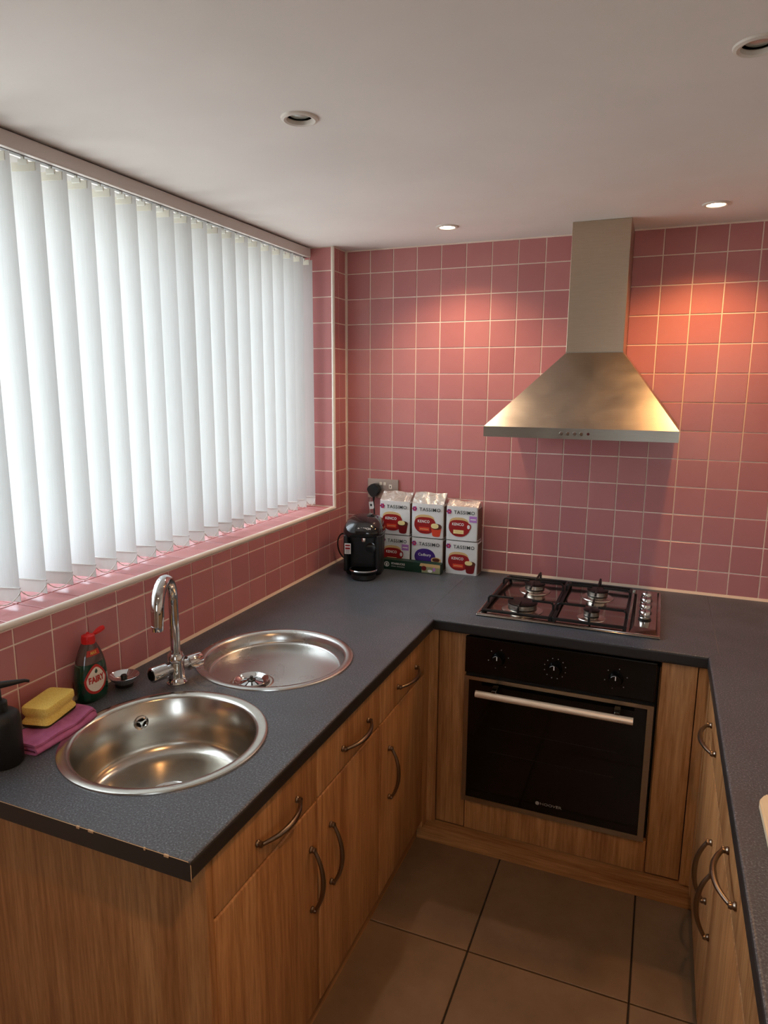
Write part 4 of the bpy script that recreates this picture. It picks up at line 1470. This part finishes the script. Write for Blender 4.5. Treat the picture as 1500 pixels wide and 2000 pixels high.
for k in range(-4, 5):
    hw = math.sqrt(max(0, 0.051 ** 2 - (k * 0.011) ** 2))
    box(b, (0.010 - hw, -0.105 + k * 0.011 - 0.0024, 0.0375), (0.010 + hw, -0.105 + k * 0.011 + 0.0024, 0.0405))
part('tray_grille', b, 'dark_chrome', tray, world_=False)
b = new(); box(b, (-0.070, -0.1012, 0.098), (-0.044, -0.1003, 0.142)); stk = part('sticker', b, 'white_print', cm, world_=False)
b = new(); box(b, (-0.067, -0.1016, 0.130), (-0.047, -0.1013, 0.137)); part('sticker_band', b, 'print_red', stk, world_=False)
b = new(); box(b, (-0.067, -0.1016, 0.117), (-0.047, -0.1013, 0.125)); part('sticker_band', b, 'print_red', stk, world_=False)
b = new()
for q in range(3):
    box(b, (-0.066, -0.1016, 0.102 + q * 0.005), (-0.048, -0.1013, 0.1045 + q * 0.005))
part('sticker_lines', b, 'grey_print', stk, world_=False)

# ------------------------------------------------------------------ coffee packs
def blob(cx, cy, rx, ry, n=28, heart=0.0, p=2.4):
    out_ = []
    for k in range(n):
        a = 2 * PI * k / n
        ca, sa = math.cos(a), math.sin(a)
        s = (abs(ca) ** p + abs(sa) ** p) ** (-1 / p)
        x, y = rx * s * ca, ry * s * sa
        if heart:
            if y < 0:
                x *= 1 - heart * (-y / ry) ** 1.4
        out_.append((cx + x, cy + y))
    return out_
def decal(parent, poly, y, material, name='print', lift=0.0004):
    b = new(); prism(b, poly, y - lift, y - lift + 0.0003, 'y')
    return part(name, b, material, parent)

def pack(x0, x1, z0, z1, yf, depth, top, label, kind, group):
    w, h = x1 - x0, z1 - z0
    t = thing('coffee_pack', label, 'coffee pack', ((x0 + x1) / 2, yf + depth / 2, z0), 0, group)
    bm = new()
    # softly bulging foil block
    nx, nz = 8, 8
    secs = []
    for k in range(nz + 1):
        f_ = k / nz
        puff = 0.0025 * math.sin(PI * f_)
        secs.append((z0 + 0.0005 + (h - 0.001) * f_, (x0 + x1) / 2, yf + depth / 2, w / 2 - 0.0015 + puff * 0.5, depth / 2 - 0.0004, 14))
    loft(bm, secs, 72)
    part('foil_body', bm, 'foil_silver', t, smooth=True)
    # folded top
    bm = new()
    th, tb = top
    a = [(x0 + 0.002, yf + 0.003, z1 - 0.002), (x1 - 0.002, yf + 0.003, z1 - 0.002), (x1 - 0.002, yf + depth - 0.003, z1 - 0.002), (x0 + 0.002, yf + depth - 0.003, z1 - 0.002)]
    n = 10
    fr_, rg, bk_ = [], [], []
    for k in range(n + 1):
        f_ = k / n
        x = x0 + 0.002 + (w - 0.004) * f_
        wob = 0.0022 * math.sin(f_ * 9 + x0 * 50)
        fr_.append(bm.verts.new((x, yf + 0.002, z1 - 0.003)))
        rg.append(bm.verts.new((x + 0.002, yf + tb, z1 + th + wob)))
        bk_.append(bm.verts.new((x, yf + depth - 0.003, z1 - 0.003)))
    for k in range(n):
        bm.faces.new((fr_[k], fr_[k + 1], rg[k + 1], rg[k]))
        bm.faces.new((rg[k], rg[k + 1], bk_[k + 1], bk_[k]))
        bm.faces.new((fr_[k + 1], fr_[k], bk_[k], bk_[k + 1]))
    bm.faces.new((fr_[0], rg[0], bk_[0])); bm.faces.new((fr_[n], bk_[n], rg[n]))
    bmesh.ops.recalc_face_normals(bm, faces=bm.faces[:])
    part('folded_top', bm, 'foil_crimp', t, smooth=True)
    # printed side panel
    bm = new(); box(bm, (x1 - 0.0012, yf + 0.006, z0 + 0.006), (x1 + 0.0006, yf + depth - 0.006, z1 - 0.008)); part('side_print', bm, 'pack_side', t)
    Y = yf - 0.0002
    X = lambda u: x0 + w * u
    Z = lambda v_: z0 + h * v_
    # petal logo
    for q in range(6):
        a_ = 2 * PI * q / 6
        decal(t, blob(X(0.105) + 0.0062 * math.cos(a_), Z(0.835) + 0.0062 * math.sin(a_), 0.0046, 0.0046, 14), Y, 'print_magenta' if q % 2 else 'print_plum', 'logo_petal', 0.0004 + 0.0001 * q)
    b = text_bm('TASSIMO', 0.0205, 0.00015, 0.0002, (w * 0.70) / 0.098, space=1.14)
    b.transform(Matrix.Translation((X(0.58), Y - 0.0008, Z(0.825))) @ FRONT); part('lettering', b, 'print_charcoal', t)
    if kind == 'choc':
        decal(t, blob(X(0.45), Z(0.42), w * 0.33, h * 0.27, 30, 0.15, 2.2), Y, 'print_purple')
        b = text_bm('Cadbury', 0.0165, 0.00015, 0.0002, 1.0); b.transform(Matrix.Translation((X(0.44), Y - 0.0010, Z(0.50))) @ FRONT @ Matrix.Shear('XZ', 4, (0.0, 0.0)))
        part('brand_lettering', b, 'white_print', t)
        decal(t, blob(X(0.80), Z(0.36), w * 0.155, h * 0.085, 24), Y, 'print_tan', 'cup_print', 0.0007)
        decal(t, blob(X(0.80), Z(0.37), w * 0.115, h * 0.055, 24), Y, 'print_brown', 'cup_print', 0.0010)
        decal(t, [(X(0.66), Z(0.20)), (X(0.94), Z(0.20)), (X(0.95), Z(0.34)), (X(0.65), Z(0.34))], Y, 'print_darkred', 'cup_print', 0.0005)
        return t
    decal(t, blob(X(0.42), Z(0.52), w * 0.30, h * 0.16, 26), Y, 'print_tan', 'foam_print', 0.0004)
    decal(t, blob(X(0.43), Z(0.36), w * 0.33, h * 0.245, 34, 0.30, 3.0), Y, 'print_red', 'mug_print', 0.0006)
    b = text_bm('KENCO', 0.0160, 0.00015, 0.00035, (w * 0.38) / 0.060, space=1.10); b.transform(Matrix.Translation((X(0.39), Y - 0.0012, Z(0.475))) @ FRONT); part('brand_lettering', b, 'white_print', t)
    band = 'print_cream' if kind in ('tag', ) else 'print_orange'
    decal(t, [(X(0.25), Z(0.20)), (X(0.57), Z(0.20)), (X(0.57), Z(0.31)), (X(0.25), Z(0.31))], Y, band, 'band_print', 0.0009)
    decal(t, [(X(0.28), Z(0.245)), (X(0.54), Z(0.245)), (X(0.54), Z(0.262)), (X(0.28), Z(0.262))], Y, 'print_tan', 'band_print', 0.0012)
    if kind == 'tag':
        decal(t, [(X(0.74), Z(0.56)), (X(0.97), Z(0.56)), (X(0.97), Z(0.74)), (X(0.74), Z(0.74))], Y, 'print_lilac', 'tag_print', 0.0008)
        decal(t, [(X(0.77), Z(0.63)), (X(0.94), Z(0.63)), (X(0.94), Z(0.66)), (X(0.77), Z(0.66))], Y, 'white_print', 'tag_print', 0.0011)
        decal(t, blob(X(0.72), Z(0.42), w * 0.075, h * 0.10, 20), Y, 'print_red', 'mug_print', 0.0007)
        decal(t, blob(X(0.72), Z(0.42), w * 0.042, h * 0.06, 20), Y, 'foil_silver', 'mug_print', 0.0010)
    else:
        k_ = 1.15 if kind == 'xl' else 1.0
        decal(t, [(X(0.66), Z(0.10)), (X(0.90), Z(0.10)), (X(0.94), Z(0.33)), (X(0.62), Z(0.33))], Y, 'print_darkred' if kind != 'xl' else 'print_orange', 'cup_print', 0.0008)
        decal(t, blob(X(0.78), Z(0.10), w * 0.12, h * 0.05, 20), Y, 'print_darkred' if kind != 'xl' else 'print_orange', 'cup_print', 0.0009)
        decal(t, blob(X(0.78), Z(0.35), w * 0.165, h * 0.075 * k_, 24), Y, 'print_brown', 'cup_print', 0.0011)
        decal(t, blob(X(0.735), Z(0.365), w * 0.115, h * 0.065 * k_, 24), Y, 'print_cream', 'cup_print', 0.0014)
    return t
G = 'foil coffee packs stacked against the back wall'
yf, dp_ = -0.096, 0.074
zl0, zl1, zu1 = ZC, 1.0090, 1.158
pack(0.5035, 0.6435, zl0, zl1, yf, dp_, (0.003, 0.03), 'lower silver coffee pack nearest the hob, red mug and red cup print', 'cup', G)
pack(0.3510, 0.4935, zl0, zl1 - 0.001, yf - 0.004, dp_, (0.003, 0.03), 'silver pack with a purple print below the middle coffee pack', 'choc', G)
pack(0.2065, 0.3430, zl0, zl1, yf + 0.002, dp_, (0.003, 0.03), 'lower silver coffee pack beside the machine, lilac tag, behind green box', 'tag', G)
pack(0.5030, 0.6405, zl1 + 0.0035, zu1 - 0.002, yf, dp_, (0.020, 0.035), 'upper silver coffee pack nearest the hob with a lilac tag', 'tag', G)
pack(0.3505, 0.4945, zl1 + 0.0030, zu1, yf - 0.002, dp_, (0.042, 0.045), 'middle upper silver coffee pack with tall folded top', 'xl', G)
pack(0.2010, 0.3420, zl1 + 0.0035, zu1 + 0.001, yf + 0.002, dp_, (0.036, 0.048), 'upper silver coffee pack in front of the wall socket', 'cup', G)

gb = thing('pod_box', 'long dark green coffee pod box lying in front of the packs', 'box', (0.366, -0.12, ZC))
bx0, bx1, by0, by1, bz1 = 0.236, 0.498, -0.139, -0.1025, ZC + 0.044
bm = new(); box(bm, (bx0, by0, ZC + 0.0004), (bx1, by1, bz1), 0.0008, 1); part('carton', bm, 'box_green', gb)
decal(gb, [(0.415, ZC + 0.003), (0.496, ZC + 0.003), (0.496, ZC + 0.042), (0.415, ZC + 0.042)], by0, 'box_olive', 'picture_print', 0.0003)
decal(gb, [(0.405, ZC + 0.030), (0.496, ZC + 0.028), (0.496, ZC + 0.041), (0.410, ZC + 0.043)], by0, 'print_tan', 'picture_print', 0.0006)
decal(gb, blob(0.425, ZC + 0.022, 0.011, 0.010, 20), by0, 'print_darkred', 'picture_print', 0.0007)
decal(gb, blob(0.452, ZC + 0.012, 0.010, 0.006, 20), by0, 'white_print', 'picture_print', 0.0007)
decal(gb, blob(0.470, ZC + 0.020, 0.006, 0.008, 20), by0, 'print_lilac', 'picture_print', 0.0008)
decal(gb, blob(0.256, ZC + 0.023, 0.0115, 0.0115, 28, 0, 2), by0, 'white_print', 'round_emblem', 0.0004)
decal(gb, blob(0.256, ZC + 0.023, 0.0085, 0.0085, 28, 0, 2), by0, 'box_green', 'round_emblem', 0.0007)
decal(gb, blob(0.256, ZC + 0.022, 0.0040, 0.0070, 20), by0, 'white_print', 'round_emblem', 0.0010)
b = text_bm('STARBUCKS', 0.0115, 0.00015, 0.0003, 1.0); b.transform(Matrix.Translation((0.308, by0 - 0.0006, ZC + 0.028)) @ FRONT); part('lettering', b, 'white_print', gb)
for q_, (xa, xb) in enumerate(((0.276, 0.298), (0.302, 0.338))):
    decal(gb, [(xa, ZC + 0.0145), (xb, ZC + 0.0145), (xb, ZC + 0.0180), (xa, ZC + 0.0180)], by0, 'grey_print', 'small_print', 0.0004)
